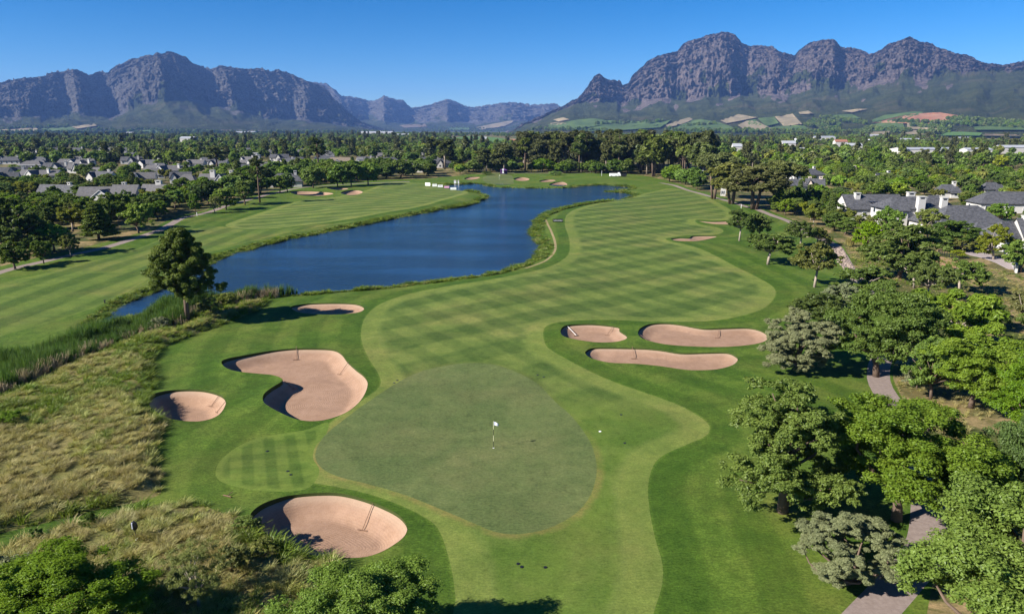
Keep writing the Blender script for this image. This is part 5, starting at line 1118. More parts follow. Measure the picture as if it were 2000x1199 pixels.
# low garden shrubs
# palms
def palm(px, py, ty, label):
    x, y = at(px, py); h = height_for(px, py, ty); o = empty('palm_tree', (x, y, 0)); r = random.Random(px)
    MB().tube([(0, 0, -.3), (.1, 0, h * .4), (0, 0, h * .82)], [.55, .5, .62], 8).build('trunk', M['bark'], o)
    V, F, v = [], [], []; rr = h * .33
    for i in range(60):
        a = i * 2.4; el = r.uniform(-.7, 1.2); n = 6; pp = []
        for k in range(n + 1):
            t = k / n; q = Vector((math.cos(a) * math.cos(el) * t * rr, math.sin(a) * math.cos(el) * t * rr, h * .82 + math.sin(el) * t * rr - .55 * rr * t * t)); s = Vector((-math.sin(a), math.cos(a), 0)) * .28 * rr * .35 * math.sin(math.pi * min(1, t * .9 + .1)); pp += [q - s + Vector((0, 0, -.08)), q + s + Vector((0, 0, -.08))]
        b = len(V); V += [tuple(p) for p in pp]
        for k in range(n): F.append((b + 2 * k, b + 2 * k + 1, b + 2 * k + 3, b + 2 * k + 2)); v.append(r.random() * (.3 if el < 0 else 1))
    link('crown', mesh_np('crown', np.array(V), np.array(F), [FOL['olive']], fattrs={'v': v}, smoothf=False), o); tag(o, label, 'palm')
palm(1915, 374, 326, 'taller palm with a thick trunk beside the small dark roof'); palm(1874, 360, 329, 'shorter palm left of the taller one')
# far-off woodland that reads as one mass
FARP = [join_meshes('far_tree', *proto(k, s, 'far', f)[:2]) for k, s, f in [('dark', 0, None), ('dark', 1, 'pine'), ('round', 0, 'dark'), ('round', 1, None), ('euc', 0, None), ('lime', 0, 'green'), ('olive', 0, 'euc'), ('conifer', 0, None), ('round', 2, 'yellow'), ('round', 1, 'umbrella')]]
q = []
for (r0, r1, n) in ((395, 700, 16000), (700, 1200, 22000), (1200, 2200, 26000), (2200, 3600, 15000)):
    rr = np.sqrt(rng.uniform(r0 ** 2, r1 ** 2, n)); a = rng.uniform(-.78, .78, n); p = np.stack([np.sin(a) * rr, np.cos(a) * rr], 1)
    q.append(poisson(rng, p, 7.5 if r0 < 500 else 9. if r0 < 1000 else 12. if r0 < 2000 else 17.))
q = np.concatenate(q)
px, py = pj(q[:, 0], q[:, 1], 0.)
dens = fbm(q[:, 0] / 150, q[:, 1] / 150, 4, 5); gap = (dens < .40) & (py < 322)
k = ~gap & clear_of_houses(q, .9)
k &= ~((px > 900) & (px < 1400) & (py > 320)) & ~((px > 1000) & (px < 1400) & (py > 318)) & ~((px < 905) & (py > 322)) & ~((px > 1400) & (py > 332))
for pts in ([(880, 270), (915, 266), (960, 267), (1035, 269), (1040, 283), (930, 284), (880, 280)], [(1395, 275), (1440, 263), (1500, 264), (1508, 271)], [(-80, 288), (60, 283), (170, 284), (60, 289)], [(1815, 285), (1852, 261), (1925, 263), (1912, 278)], [(1912, 281), (1925, 265), (2000, 267), (1995, 283)],
            [(1040, 268), (1040, 264), (1290, 262), (1290, 267)], [(500, 279), (500, 273), (700, 272), (700, 277)], [(1585, 281), (1585, 275), (1655, 273), (1645, 281)], [(1740, 312), (1740, 303), (2010, 302), (2010, 308), (1850, 309)]): k &= ~inside(np.stack([px, py], 1), np.array(pts, float))
q = q[k]; n = len(q); sc = np.where(q[:, 1] > 1200, rng.uniform(.9, 1.5, n), rng.uniform(.7, 1.25, n)); sc *= 1 + .5 * (fbm(q[:, 0] / 60, q[:, 1] / 60, 3, 44) - .5)
ix = rng.choice(len(FARP), n, p=[.17, .14, .15, .13, .06, .1, .1, .05, .05, .05]); sc = np.where(ix == 4, sc * .62, sc)
scatter('far_woodland', np.column_stack([q, np.zeros(n) - .1]), np.column_stack([sc, sc, sc * rng.uniform(.8, 1.15, n)]), FARP, idx=ix, label='far-off woods and gardens filling the valley floor')
print('far woodland', n)
# bush clumps and hedge lines on the lower mountain slopes
pts = []
def slope_line(rngname, a, b, n, jit=1.2):
    for i in range(n):
        t = (i + rng.uniform(-.4, .4)) / n; X_, Y_ = a[0] + (b[0] - a[0]) * t + rng.normal() * jit, a[1] + (b[1] - a[1]) * t + rng.normal() * jit * .35
        pts.append((*slope_at(rngname, X_, Y_), rng.uniform(1, 2.2)))
MRn, MLn, MMn = 'mountain_range_right', 'mountain_range_left', 'mountain_range_middle'
for a, b, n in [((1300, 259), (1440, 261), 60), ((1440, 260), (1700, 264), 120), ((1570, 246), (1640, 258), 90), ((1585, 240), (1640, 246), 60), ((1600, 232), (1690, 244), 60), ((1745, 241), (1850, 246), 50), ((1780, 250), (1850, 256), 60), ((1850, 262), (1800, 285 - 20), 30), ((1160, 246), (1300, 240), 40), ((1400, 245), (1330, 250), 20), ((1850, 236), (2000, 246), 120), ((1850, 244), (2050, 256), 140), ((1040, 254), (1200, 259), 70), ((1690, 256), (1780, 262), 50)]: slope_line(MRn, a, b, n, 2.5)
for a, b, n in [((0, 262), (350, 263), 140), ((350, 262), (760, 262), 140), ((180, 256), (420, 258), 60), ((0, 254), (140, 250), 40)]: slope_line(MLn, a, b, n, 2.5)
for a, b, n in [((790, 256), (980, 258), 90), ((840, 250), (990, 254), 60), ((1000, 252), (1050, 240), 50)]: slope_line(MMn, a, b, n, 2.5)
pts = np.array(pts); scatter('slope_bushes', pts[:, :3], pts[:, 3] * 1.3, FARP[:4], label='dark bushes and hedges on the mountain foot')
# ------------------------------------------------------------------ tall grass, reeds and shore plants
def tuft(name, fol, n, h, spread, w, lean=(.35, .15), seed=0, droop=.5, up=1.):
    rng = np.random.default_rng(seed); V = []; F = []; v = []
    for i in range(n):
        a = rng.uniform(0, 6.28); r0 = spread * rng.random() * .45; b = np.array([math.cos(a) * r0, math.sin(a) * r0, 0]); d = np.array([math.cos(a), math.sin(a)]) * spread * rng.uniform(.2, 1.) + np.array(lean) * h * rng.uniform(.5, 1.2)
        hh = h * rng.uniform(.6, 1.1) * up; s = np.array([-math.sin(a + rng.normal() * .8), math.cos(a + rng.normal() * .8), 0]) * w * .5; k0 = len(V)
        for k in range(4):
            t = k / 3; p = b + np.array([d[0] * t ** 1.6, d[1] * t ** 1.6, hh * (t - droop * t ** 3 * .5)]); q = s * (1 - t * .75); V += [p - q, p + q]
        for k in range(3): F.append((k0 + 2 * k, k0 + 2 * k + 1, k0 + 2 * k + 3, k0 + 2 * k + 2)); v.append(rng.random())
    return mesh_np(name, np.array(V), np.array(F), [FOL[fol]], fattrs={'v': v}, smoothf=False)
rg = np.random.default_rng(77)
TD = [tuft('dry_tuft', 'dryg', 64, .42, .40, .028, lean=(.16, .08), seed=i) for i in range(3)]; TO = [tuft('olive_tuft', 'olvg', 64, .42, .40, .028, lean=(.14, .08), seed=i + 5) for i in range(3)]; TG = [tuft('green_tuft', 'bankg', 40, .5, .42, .04, seed=i + 9) for i in range(2)]
def grassland(name, poly, n, r, label, split, exclude=None, hs=(.7, 1.35)):
    q = rand_in(rg, poly, n); 
    if exclude is not None: q = q[~exclude(q)]
    for k, b in BUNK.items(): q = q[~inside(q, b)]
    q = poisson(rg, q, r); z = ground_z(q); px, py = pj(q[:, 0], q[:, 1], z); d, _ = pdist(q, poly)
    g = split(px, py, q, d) + rg.normal(size=len(q)) * .14; ix = np.where(g < .42, rg.integers(0, 3, len(q)), np.where(g < .8, 3 + rg.integers(0, 3, len(q)), 6 + rg.integers(0, 2, len(q))))
    cl = fbm(q[:, 0] / .6, q[:, 1] / .6, 3, 9); s = rg.uniform(*hs, len(q)) * (.35 + 1.1 * smooth(.35, .66, cl)) * (.85 + .3 * smooth(1.4, .2, d) - .3 * smooth(.2, 0, d))
    k = s > .38
    scatter(name, np.column_stack([q, z - .03])[k], np.column_stack([s * 1.05, s * 1.05, s])[k], TD + TO + TG, rot=rg.normal(size=k.sum()) * .7, idx=ix[k], label=label); return k.sum()
sa = lambda px, py, q, d: smooth(960, 740, py) * .5 + (fbm(q[:, 0] / 5, q[:, 1] / 5, 4, 2) - .5) * 1.9 + .29 + .5 * smooth(1.3, 0, d) - .1
print('dry', grassland('dry_grass', ROUGHA, 90000, .30, 'tall wind-blown dry grass on the left bank', sa, lambda q: inside(q, REED)))
sb = lambda px, py, q, d: .30 + (fbm(q[:, 0] / 4, q[:, 1] / 4, 4, 6) - .5) * 1.8 + .35 * smooth(1.2, 0, d) + .35 * smooth(420, 560, px)
print('dry front', grassland('dry_grass_front', ROUGHB, 70000, .30, 'tall dry grass in front of the mown strip at the lower left', sb))
# reeds
RD = [tuft('reed', 'reed', 44, 2.0, .38, .055, lean=(.06, .04), seed=i + 20, droop=.25) for i in range(3)] + [tuft('reed_plumes', 'plume', 30, 1.9, .5, .06, lean=(.12, .05), seed=30, droop=.4), tuft('sedge', 'bankg', 50, .9, .6, .05, seed=31)]
q = rand_in(rg, REED, 50000); q = poisson(rg, q, .34); d, Q = pdist(q, REED); nearside = (Q[:, 1] < q[:, 1]) | (Q[:, 0] > q[:, 0] + .5)
fr = smooth(2.6, .4, d) * nearside; pr = fr * smooth(.42, .6, fbm(q[:, 0] / 3, q[:, 1] / 3, 3, 4))
ix = np.where(rg.random(len(q)) < pr * .8, 3, rg.integers(0, 3, len(q))); ix = np.where((rg.random(len(q)) < .5 * smooth(1.2, 0, d)), 4, ix)
s = 1.15 * rg.uniform(.7, 1.15, len(q)) * (.6 + .45 * smooth(.3, .65, fbm(q[:, 0] / 5, q[:, 1] / 5, 3, 14))) * (.55 + .45 * smooth(0, 1.2, d)); s = s * (1 - .45 * smooth(-18, 0, q[:, 0]))
scatter('reeds', np.column_stack([q, ground_z(q) - .05]), np.column_stack([s, s, s]), RD, idx=ix, label='dense green reed bed along the narrow end of the lake')
print('reeds', len(q))
# plants along the shore
SH = [tuft('shore_grass', 'bankg', 44, .55, .6, .07, seed=41), tuft('shore_grass', 'bankg', 44, .7, .5, .07, seed=42), tuft('shore_grass', 'olvg', 40, .5, .5, .06, seed=43), tuft('shore_sedge', 'reed', 40, .75, .45, .06, seed=44)]
per = LAKE; out = []
for a, b in zip(per, np.roll(per, -1, 0)):
    L = np.linalg.norm(b - a); y = (a[1] + b[1]) / 2; dens = 16 if y < 150 else 7 if y < 260 else 3.2; n = int(L * dens) + 1
    t = rg.random(n)[:, None]; p = a + (b - a) * t; nn_ = np.array([b[1] - a[1], a[0] - b[0]]) / (L + 1e-9)
    wd = 2.3 if y > 120 else 1.7
    if y > 100 and a[0] > 5 and y < 200: wd = 3.4
    out.append(p + nn_ * (rg.random(n)[:, None] * (wd + .5) - .5) * (1 if True else 1))
ar = .5 * np.sum(per[:, 0] * np.roll(per[:, 1], -1) - np.roll(per[:, 0], -1) * per[:, 1])
q = np.concatenate(out)
if ar < 0: # mirror to the outer side
    d_, Q_ = pdist(q, per); q = 2 * Q_ - q
d, _ = pdist(q, per); i_ = inside(q, per); q = q[(~i_) | (d < .5)]
bad = inside(q, REED) | inside(q, FAIR) | inside(q, FAIRL) | inside(q, FARGREEN)
px, py = pj(q[:, 0], q[:, 1], 0.); bad |= (py < 369) & (px > 960) & (px < 1115) & (rg.random(len(q)) < .75)
q = q[~bad]; d, _ = pdist(q, LAKE); farf = np.clip(q[:, 1] / 120, 1, 2.3)
s = rg.uniform(.6, 1.15, len(q)) * (1.15 - .22 * d) * farf ** .55; s = np.clip(s, .3, 3)
s *= .7 + .7 * smooth(.35, .65, fbm(q[:, 0] / 4, q[:, 1] / 4, 3, 24))
scatter('shore_plants', np.column_stack([q, ground_z(q) - .04]), np.column_stack([s * farf ** .5, s * farf ** .5, s * .95]), SH, idx=rg.choice(4, len(q), p=[.35, .25, .22, .18]), label='low dark green plants fringing the lake shore')
print('shore', len(q))
# coarse grass on the garden ground to the right of the path and beside the left path
q = rand_in(rg, ats([(1600, 480), (1700, 455), (1900, 520), (2080, 560), (2080, 700), (1900, 840), (1850, 900), (1790, 840), (1745, 745), (1790, 690), (1810, 640), (1740, 590), (1680, 545), (1660, 510)]), 26000)
q = q[inside(q, SCRUB)]
for k, v in PATHS.items(): q = q[~inside(q, v)]
q = poisson(rg, q, .55); g = fbm(q[:, 0] / 7, q[:, 1] / 7, 4, 51); ix = np.where(g < .5, rg.integers(0, 3, len(q)), np.where(g < .6, 3 + rg.integers(0, 3, len(q)), 6)); s = rg.uniform(.5, 1., len(q)) * smooth(.3, .5, fbm(q[:, 0] / 3, q[:, 1] / 3, 3, 5)) + .15
scatter('slope_grass', np.column_stack([q, ground_z(q) - .03]), s, TD + TO + TG, rot=rg.normal(size=len(q)) * .8, idx=ix, label='coarse dry grass on the slope right of the cart path')
# low bushes in the dry grass
for (bx, by, ty, w, lab, f) in [(18, 838, 815, 50, 'low bright green bush in the dry grass at the left edge', None), (70, 1055, 1030, 26, 'small dark bush on the front edge of the lower dry grass', 'dark'), (175, 1035, 1008, 30, 'dark bush at the mown strip edge', 'dark'), (484, 1050, 1018, 50, 'green bush spilling over the left rim of the oval bunker', None), (520, 1096, 1066, 54, 'low grey green bush below the left rim of the oval bunker', 'olive'),
                            (28, 1160, 1095, 90, 'grey shrub at the left edge behind the corner tree', 'silver'), (455, 1130, 1085, 62, 'grey bush right of the thin olive tree', 'olive'), (350, 1180, 1140, 60, 'low scrubby bush left of the thin olive tree', 'olive'), (412, 620, 592, 46, 'olive bush right of the lone pine trunk', 'olive'), (310, 642, 616, 38, 'pale bush left of the lone pine trunk', 'silver'), (440, 596, 572, 50, 'small bush at the end of the reeds', 'olive'),
                            (1868, 505, 488, 26, 'yellow spiky plant beside the drive', 'yellow'), (1610, 478, 455, 26, 'olive bush beside the stony path start', 'olive'), (1750, 680, 640, 40, 'dark shrub where the path leaves the shade', 'dark'), (1790, 760, 720, 44, 'grey bush at the right edge of the shaded path', 'silver'), (1085, 343, 334, 24, 'round green bush behind the distant green', None), (950, 342, 335, 20, 'dark shrub behind the distant green', 'dark')]:
    tree_px('garden_bush', 'shrub', 'mid', bx, by, ty, w, lab, cat='bush', fol=f, seed=int(bx) % 3, nmul=1.6 if by > 560 else 1)
for (bx, by, ty, w, lab) in [(1660, 480, 455, 30, 'brown round tussock beside the stony path'), (1690, 508, 480, 46, 'wide brownish tussock patch below the bright lime tree')]:
    x, y = at(bx, by); h = height_for(bx, by, ty); W_ = w * depth(x, y) / FPX; o = link('grass_tussock', tuft('grass_tussock', 'dryg' if w < 40 else 'olvg', 700, h, W_ * .42, .06, lean=(.1, 0), seed=bx, droop=.8), None, (x, y, 0)); tag(o, lab, 'tussock')
# ------------------------------------------------------------------ small things on the course
M['flagw'] = plain('flag_cloth', (.8, .8, .9), .8); M['wposts'] = plain('white_paint', (.8, .8, .78), .5, .3); M['yel'] = plain('pale_yellow_paint', (.70, .68, .42), .5, .3)
M['wood'] = plain('rake_wood', (.20, .12, .08), .7, .2, .2, 8); M['black'] = plain('black_paint', (.012, .012, .014), .35, .5); M['pink'] = plain('pink_board', (.62, .30, .48), .7); M['purple'] = plain('purple_canvas', (.08, .03, .13), .8)
M['navy'] = plain('dark_print', (.05, .05, .07), .8); M['conc'] = plain('concrete', (.40, .36, .33), .9, .1, .15, 3)
def zat(x, y, s=False): return float(ground_z([(x, y)], s)[0])
# flagstick
x, y = at(964, 874); z = zat(x, y); fs = empty('flagstick', (x, y, z)); H = height_for(964, 874, 822)
for i, (a, b) in enumerate([(0, .26), (.26, .48), (.48, .70), (.70, 1)]):
    MB().tube([(0, 0, H * a), (0, 0, H * b)], .020, 8).build('pole_band', M['black'] if i in (0, 2) else M['yel'], fs)
V = []; F = []; nx_, nz_ = 8, 5
for i in range(nx_ + 1):
    for j in range(nz_ + 1):
        t = i / nx_; V.append((.02 + .42 * t, .05 * math.sin(t * 7) * t, H - .02 - .36 * (j / nz_) * (1 - .45 * t) - .22 * t ** 1.5))
for i in range(nx_):
    for j in range(nz_): a = i * (nz_ + 1) + j; F.append((a, a + 1, a + nz_ + 2, a + nz_ + 1))
link('flag', mesh_np('flag', np.array(V), np.array(F), [M['flagw']]), fs)
MB().tube([(0, 0, -.05), (0, 0, .012)], .075, 14).build('cup', M['wposts'], fs)
tag(fs, 'banded flagstick with a small white flag on the green', 'flagstick')
x, y = at(1303, 340); x, y = at(975, 351); f2 = empty('flagstick', (x, y, 0)); MB().tube([(0, 0, 0), (0, 0, 2.4)], .03, 6).build('pole_band', M['wposts'], f2); MB().box((.25, 0, 2.2), (.5, .03, .35)).build('flag', M['yel'], f2); tag(f2, 'tiny flagstick on the distant green beyond the lake', 'flagstick')
# rakes
def rake(hx, hy, ex, ey, label, pale=False, sandy=True):
    a, b = at(hx, hy), at(ex, ey); za, zb = zat(*a, sandy), zat(*b) ; zb = max(zb, zat(*b, sandy)) + .06; za += .05
    d = np.array(b) - np.array(a); L = np.linalg.norm(d); d = d / L; n = (-d[1], d[0]); m = min(L, 2.6); e = (a[0] + d[0] * m, a[1] + d[1] * m)
    o = empty('bunker_rake', (a[0], a[1], za)); P = lambda p, z: (p[0] - a[0], p[1] - a[1], z - za)
    MB().tube([P(a, za + .05), P(e, za + .05 + (zb - za + .05) * m / L)], .028, 6).build('handle', M['wposts'] if pale else M['wood'], o)
    h = MB(); w = .36; h.tube([P((a[0] - n[0] * w, a[1] - n[1] * w), za + .05), P((a[0] + n[0] * w, a[1] + n[1] * w), za + .05)], .035, 5)
    for k in range(9): t = (k / 8 - .5) * 2 * w; c = (a[0] + n[0] * t, a[1] + n[1] * t); h.tube([P(c, za + .05), P(c, za - .04)], .012, 4)
    h.build('head', M['black'] if pale else M['wood'], o); tag(o, label, 'rake', 'bunker rakes')
for a in [(706, 1008, 728, 984, 'rake lying over the right rim of the big oval bunker'), (411, 780, 427, 773, 'upper rake in the small round bunker'), (422, 795, 441, 790, 'lower rake in the small round bunker'), (578, 690, 579, 681, 'rake at the top edge of the kidney bunker'), (663, 719, 682, 710, 'rake at the right edge of the kidney bunker'),
          (574, 748, 556, 743, 'rake at the inner corner of the kidney bunker'), (1126, 649, 1109, 639.5, 'white handled rake at the shaded end of the smallest trio bunker', True), (1186, 647, 1197, 638, 'rake at the back edge of the smallest trio bunker'), (1264.5, 659, 1248, 651, 'rake at the left end of the wide trio bunker'),
          (1402.5, 650, 1404, 636, 'rake in the middle of the wide trio bunker'), (1239, 692.5, 1234.5, 679.5, 'rake in the long narrow trio bunker'), (444, 972, 455, 965, 'rake lying on the grass above the big oval bunker')]: rake(*a)
def head(px, py, lab):
    x, y = at(px, py); z = zat(x, y); m = MB(); m.tube([(0, 0, -.05), (0, 0, .035)], [.13, .11], 10); o = m.build('sprinkler_head', M['black'], None, (x, y, z)); tag(o, lab, 'sprinkler', 'sprinkler heads in the turf')
for a in [(522, 881, 'black sprinkler head in the upper part of the striped apron'), (562, 920, 'left one of two sprinkler heads close together on the striped apron'), (568, 927, 'right one of two sprinkler heads close together on the striped apron'), (1012, 1101, 'leftmost sprinkler head below the green'), (1019, 1107, 'middle sprinkler head below the green'), (1065, 1108, 'rightmost sprinkler head below the green'),
          (1213, 810, 'upper sprinkler head right of the green'), (1220, 865, 'lower sprinkler head right of the green'), (776, 745, 'upper sprinkler head behind the left side of the green'), (770, 750, 'lower sprinkler head behind the left side of the green'), (1050, 733, 'left sprinkler head behind the right side of the green'), (1062, 737, 'right sprinkler head behind the right side of the green'), (1350, 447, 'dark sprinkler box at the tip of the far fairway')]: head(*a)
x, y = at(1172, 842); m = MB(); m.tube([(0, 0, -.02), (0, 0, .03)], [.12, .11], 12); tag(m.build('yardage_disc', M['wposts'], None, (x, y, zat(x, y))), 'small white yardage disc in the grass right of the green', 'marker')
# black oval paddle on a thin pole
x, y = at(269.5, 1068); z = zat(x, y); H = height_for(269.5, 1068, 1030); o = empty('paddle_marker', (x, y, z)); MB().tube([(0, 0, -.1), (-.05, 0, H * .55)], .022, 6).build('pole', M['dark'], o)
V = []; F = []
for i in range(9):
    t = i / 8; r = .24 * math.sin(math.pi * min(.999, max(.02, t))) ** .6
    for k in range(14): a = 2 * math.pi * k / 14; V.append((-.05 + math.cos(a) * r, math.sin(a) * r * .35, H * .5 + H * .5 * t))
for i in range(8):
    for k in range(14): F.append((i * 14 + k, i * 14 + (k + 1) % 14, (i + 1) * 14 + (k + 1) % 14, (i + 1) * 14 + k))
link('paddle', mesh_np('paddle', np.array(V), np.array(F), [M['black']]), o); MB().tube([(-.12, -.09, H * .62), (-.12, -.09, H * .92)], .035, 6).build('pale_stripe', M['flagw'], o); MB().tube([(0, 0, .02), (0, 0, .14)], .07, 8).build('foot', M['wposts'], o)
tag(o, 'black oval paddle on a thin pole in the lower dry grass', 'marker')
# boards
def text_mesh(s, size, mat):
    cu = bpy.data.curves.new('lettering', 'FONT'); cu.body = s; cu.size = size; cu.align_x = 'CENTER'; cu.align_y = 'CENTER'; cu.extrude = .01; cu.offset = 0
    ob = bpy.data.objects.new('lettering_tmp', cu); C.objects.link(ob); dg = bpy.context.evaluated_depsgraph_get(); me = bpy.data.meshes.new_from_object(ob.evaluated_get(dg)); bpy.data.objects.remove(ob); me.materials.clear(); me.materials.append(mat); return me
def board(px, by, ty, wpx, mat, label, text=None, tm=None, rz=0, bars=0, stand=.3):
    x, y = at(px, by); z = zat(x, y); h = height_for(px, by, ty); w = w_px(px, by, wpx); o = empty('advertising_board', (x, y, z), rz)
    pa = MB(); pa.box((0, 0, h * .5 + .06), (w, .10, h * .88)); p = pa.build('panel', mat, o)
    for s in (-1, 1): MB().box((s * w * .42, .12, h * .4), (.07, .07, h * .8)).build('leg', M['dark'], o)
    if text: me = text_mesh(text, h * .46, tm); l = link('lettering', me, p, (0, -.065, h * .52)); l.rotation_euler = (R(90), 0, 0); l.scale = (w * .86 / max(.1, l.dimensions.x or 1), 1, 1) if False else (1, 1, 1); bx = [v.co.x for v in me.vertices]; l.scale[0] = w * .86 / (max(bx) - min(bx))
    for k in range(bars): MB().box((0, -.055, h * (.62 - .2 * k)), (w * (.45 - .12 * k), .02, h * .08)).build('printed_line', tm, p)
    tag(o, label, 'board', 'advertising boards'); return o
board(1089.5, 437, 430.5, 20, M['black'], 'black board with white letters beside the lake on the right fairway', 'VANAIGU', M['wposts'])
board(835.5, 363.5, 357, 11.5, M['wposts'], 'leftmost white board in the row at the far fairway end', bars=1, tm=M['conc'], rz=R(-25)); board(849, 365, 359.5, 9, M['wposts'], 'white board second from left in the row at the far fairway end', bars=1, tm=M['conc'])
board(860, 366.5, 361.3, 10, M['wposts'], 'white board with a dark mark in the middle of the row', bars=1, tm=M['navy']); board(872.5, 368, 363.5, 10, M['pink'], 'pink board in the row at the far fairway end', bars=1, tm=M['wposts']); board(885.5, 371, 366, 11.5, M['wposts'], 'rightmost white board of the row, at the water', bars=1, tm=M['conc'])
for px_, lab in ((889, 'left one of two small white signs standing in the shallow water'), (895.5, 'right narrow one of two small white signs in the shallow water')):
    x, y = at(px_, 362.5, -.3); o = empty('water_sign', (x, y, -.6)); w = w_px(px_, 362, 4.5 if px_ < 890 else 2.5); MB().box((0, 0, 2.1), (w, .1, 1.3)).build('panel', M['wposts'], o); MB().box((0, -.07, 2.35), (w * .8, .03, .3)).build('red_stripe', M['redroof'], o)
    MB().box((w * .3, 0, .6), (.14, .14, 1.6)).build('leg', M['wposts'], o); MB().box((-w * .3, 0, .6), (.14, .14, 1.6)).build('leg', M['wposts'], o); tag(o, lab, 'sign')
# purple tent and white cart
x, y = at(984, 340.5); o = empty('purple_tent', (x, y, 0)); m = MB(); m.box((0, 0, 2.3), (4.4, 3, .15)); m.poly([(-2.2, -1.5, 2.38), (2.2, -1.5, 2.38), (0, 0, 3.5)]); m.poly([(2.2, -1.5, 2.38), (2.2, 1.5, 2.38), (0, 0, 3.5)]); m.poly([(2.2, 1.5, 2.38), (-2.2, 1.5, 2.38), (0, 0, 3.5)]); m.poly([(-2.2, 1.5, 2.38), (-2.2, -1.5, 2.38), (0, 0, 3.5)]); m.build('canopy', M['purple'], o)
for sx in (-1, 1):
    for sy in (-1, 1): MB().box((sx * 2.1, sy * 1.4, 1.15), (.1, .1, 2.3)).build('leg', M['dark'], o)
MB().box((0, 1.35, 1.2), (4.1, .08, 2.2)).build('back_panel', M['purple'], o); tag(o, 'purple tent at the back of the distant green', 'tent')
x, y = at(982.5, 341); o = empty('white_banner', (x, y, 0)); MB().box((0, 0, 2.0), (.9, .08, 2.6)).build('panel', M['wposts'], o)
MB().box((0, -.06, 1.9), (.9, .04, .35)).build('dark_band', M['purple'], o); MB().box((0, 0, .35), (.08, .08, .7)).build('post', M['dark'], o); tag(o, 'white banner standing in front of the purple tent', 'banner')
x, y = at(1204, 346); o = empty('parked_truck', (x, y, 0)); m = MB(); m.box((-1.6, 0, 1.25), (4.6, 2, 1.5), taper=.97); m.build('body', M['wposts'], o); m = MB(); m.box((1.5, 0, 1.2), (1.5, 1.9, 1.1), taper=.9); m.box((1.3, 0, 2.0), (1.2, 1.8, .9), taper=.8); m.build('cab', M['wposts'], o)
m = MB(); m.box((1.36, 0, 2.0), (1.24, 1.7, .5), taper=.85); m.build('window', M['glass'], o); m = MB(); m.box((4.0, 0, 1.1), (3.2, 1.8, 1.0)); m.box((4., 0, 1.68), (3.3, 1.9, .08)); m.build('trailer', M['dark'], o)
for wx in (-3, -.4, 1.7, 3.6, 4.6):
    for s in (-1, 1): mm = MB(); mm.tube([(wx, s * .75, .4), (wx, s * 1.02, .4)], .4, 12); mm.build('wheel', M['black'], o)
tag(o, 'white truck with a dark trailer parked at the edge of the wood', 'truck')
# posts, fence, drive, wall, stones
for px_, py_, ty_, lab in [(1447.5, 407, 399.5, 'white post between the umbrella pine trunks'), (205, 592, 586, 'thin dark post on the left lake bank'), (385, 423, 416.5, 'white post beside the bend of the left path'), (1175, 345, 335, 'thin white post left of the white truck')]:
    x, y = at(px_, py_); h = height_for(px_, py_, ty_); o = MB().box((0, 0, h / 2), (.14, .14, h)).box((0, 0, h), (.2, .2, .08)).build('marker_post', M['wposts'] if 'white' in lab else M['dark'], None, (x, y, zat(x, y))); tag(o, lab, 'post')
fp = crom(ats([(1832, 497), (1840, 499), (1858, 506), (1872, 513)]), 4, False); o = empty('wire_fence', (fp[0][0], fp[0][1], 0)); f0 = fp[0]
for i, p in enumerate(fp):
    MB().box((p[0] - f0[0], p[1] - f0[1], .6 + zat(*p)), (.09, .09, 1.3)).build('post', M['dark'], o)
m = MB()
for k in (.25, .55, .85, 1.15): m.tube([(p[0] - f0[0], p[1] - f0[1], k + zat(*p)) for p in fp], .018, 4, False)
m.build('wires', M['dark'], o); tag(o, 'dark wire fence beside the dry bank below the right drive', 'fence')
def patch(name, pts, mat, z=.03, th=None, kind='structure', label=None, cat=None):
    poly = PX(pts, 3); n = len(poly); zz = ground_z(poly) + z; c = poly.mean(0); V = np.concatenate([np.column_stack([poly, zz]), [[c[0], c[1], zt_(c) + z]], np.column_stack([poly, zz - .3])]); F = [(i, (i + 1) % n, n) for i in range(n)]; Q = [(i, n + 1 + i, n + 1 + (i + 1) % n, (i + 1) % n) for i in range(n)]
    ar = .5 * np.sum(poly[:, 0] * np.roll(poly[:, 1], -1) - np.roll(poly[:, 0], -1) * poly[:, 1])
    if ar < 0: F = [f[::-1] for f in F]
    return tag(link(name, mesh_np(name, V, [np.array(F), np.array(Q)], [mat], smoothf=False)), label, cat, kind=kind)
zt_ = lambda c: zat(*c)
M['drive'] = plain('paved_drive', (.33, .28, .27), .9, .1, .15, 2)
patch('driveway', [(1885, 492), (1905, 490), (1928, 492), (1938, 500), (1965, 508), (1985, 522), (1972, 528), (1945, 515), (1915, 504), (1895, 499)], M['drive'], .06)
patch('terrace', [(1795, 577), (1822, 576), (1815, 588), (1786, 590)], M['conc'], .05); patch('dry_slope', [(1826, 506), (1842, 503), (1866, 520), (1862, 528), (1838, 530), (1824, 522)], plain('bare_soil', (.34, .20, .12), .95, .05, .2, 1.), .07)
wl = ats([(1962, 500), (1975, 512), (1984, 535)]); m = MB(); c0 = wl[0]
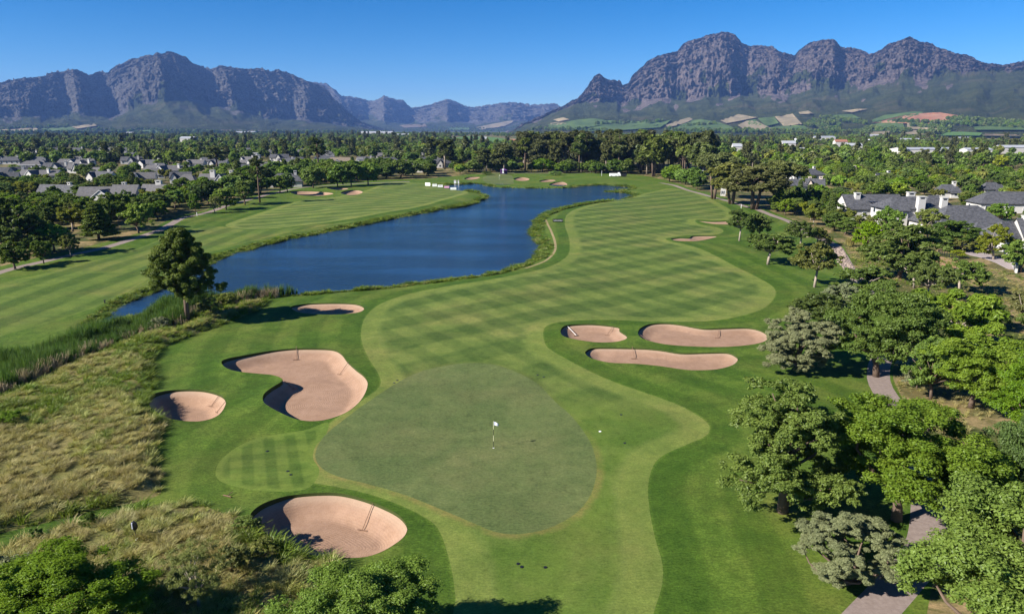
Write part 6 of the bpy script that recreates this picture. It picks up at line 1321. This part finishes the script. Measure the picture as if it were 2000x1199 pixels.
for a, b in zip(wl[:-1], wl[1:]): cc = (a + b) / 2 - c0; d = b - a; m.box((cc[0], cc[1], .7), (np.linalg.norm(d) + .2, .35, 1.7), math.atan2(d[1], d[0]))
tag(m.build('garden_wall', M['white'], None, (c0[0], c0[1], 0)), 'low white garden wall behind the bamboo', 'wall')
# stones filling the dry stream along the path
rs = np.random.default_rng(8); q = rand_in(rs, band([(1634, 480), (1640, 492), (1646, 506), (1656, 524)], 2.2), 900); q = poisson(rs, q, .34)
def stone(seed):
    r = np.random.default_rng(seed); m = MB(); 
    me = bpy.data.meshes.new('stone'); import bmesh; bm = bmesh.new(); bmesh.ops.create_icosphere(bm, subdivisions=2, radius=.24)
    for v in bm.verts: v.co *= 1 + .18 * math.sin(v.co.x * 19 + seed) * math.cos(v.co.y * 17 + seed); v.co.z *= .6
    bm.to_mesh(me); bm.free(); me.materials.append(M['stone']); return me
M['stone'] = plain('stream_stone', (.28, .22, .18), .9, .1, .3, 4)
scatter('path_stones', np.column_stack([q, ground_z(q) + .05]), rs.uniform(.6, 1.5, len(q)), [stone(i) for i in range(3)], label='pale stones lining the path near the slope')

for px_, by_, ty_, lab in [(743, 272, 255, 'tall thin mast in the distant trees left of the middle'), (1552, 292, 270, 'thin mast beside the white building under the vineyards'), (1696, 284, 272, 'short mast left of the long white sheds')]:
    x, y = at(px_, by_); h = height_for(px_, by_, ty_); o = MB().tube([(0, 0, 0), (0, 0, h)], [.7, .35], 6).box((0, 0, h * .9), (2.2, 2.2, 1.6)).build('radio_mast', M['wposts'], None, (x, y, 0)); tag(o, lab, 'mast')
# ------------------------------------------------------------------ the air
t = NT('haze_air'); t.t.nodes.remove(t.b); pv = t.n('VolumePrincipled'); t.l(pv.outputs[0], t.out.inputs['Volume'])
pv.inputs['Color'].default_value = (.22, .42, .95, 1); pv.inputs['Density'].default_value = 4.6e-5; pv.inputs['Anisotropy'].default_value = 0
mb = MB(); zt = max((SLOPES[k][3].max() for k in SLOPES)) + 25; mb.box((0, 6400, zt / 2 - 2.5), (24000, 17600, zt + 5)); tag(mb.build('haze', t.m), kind='stuff')
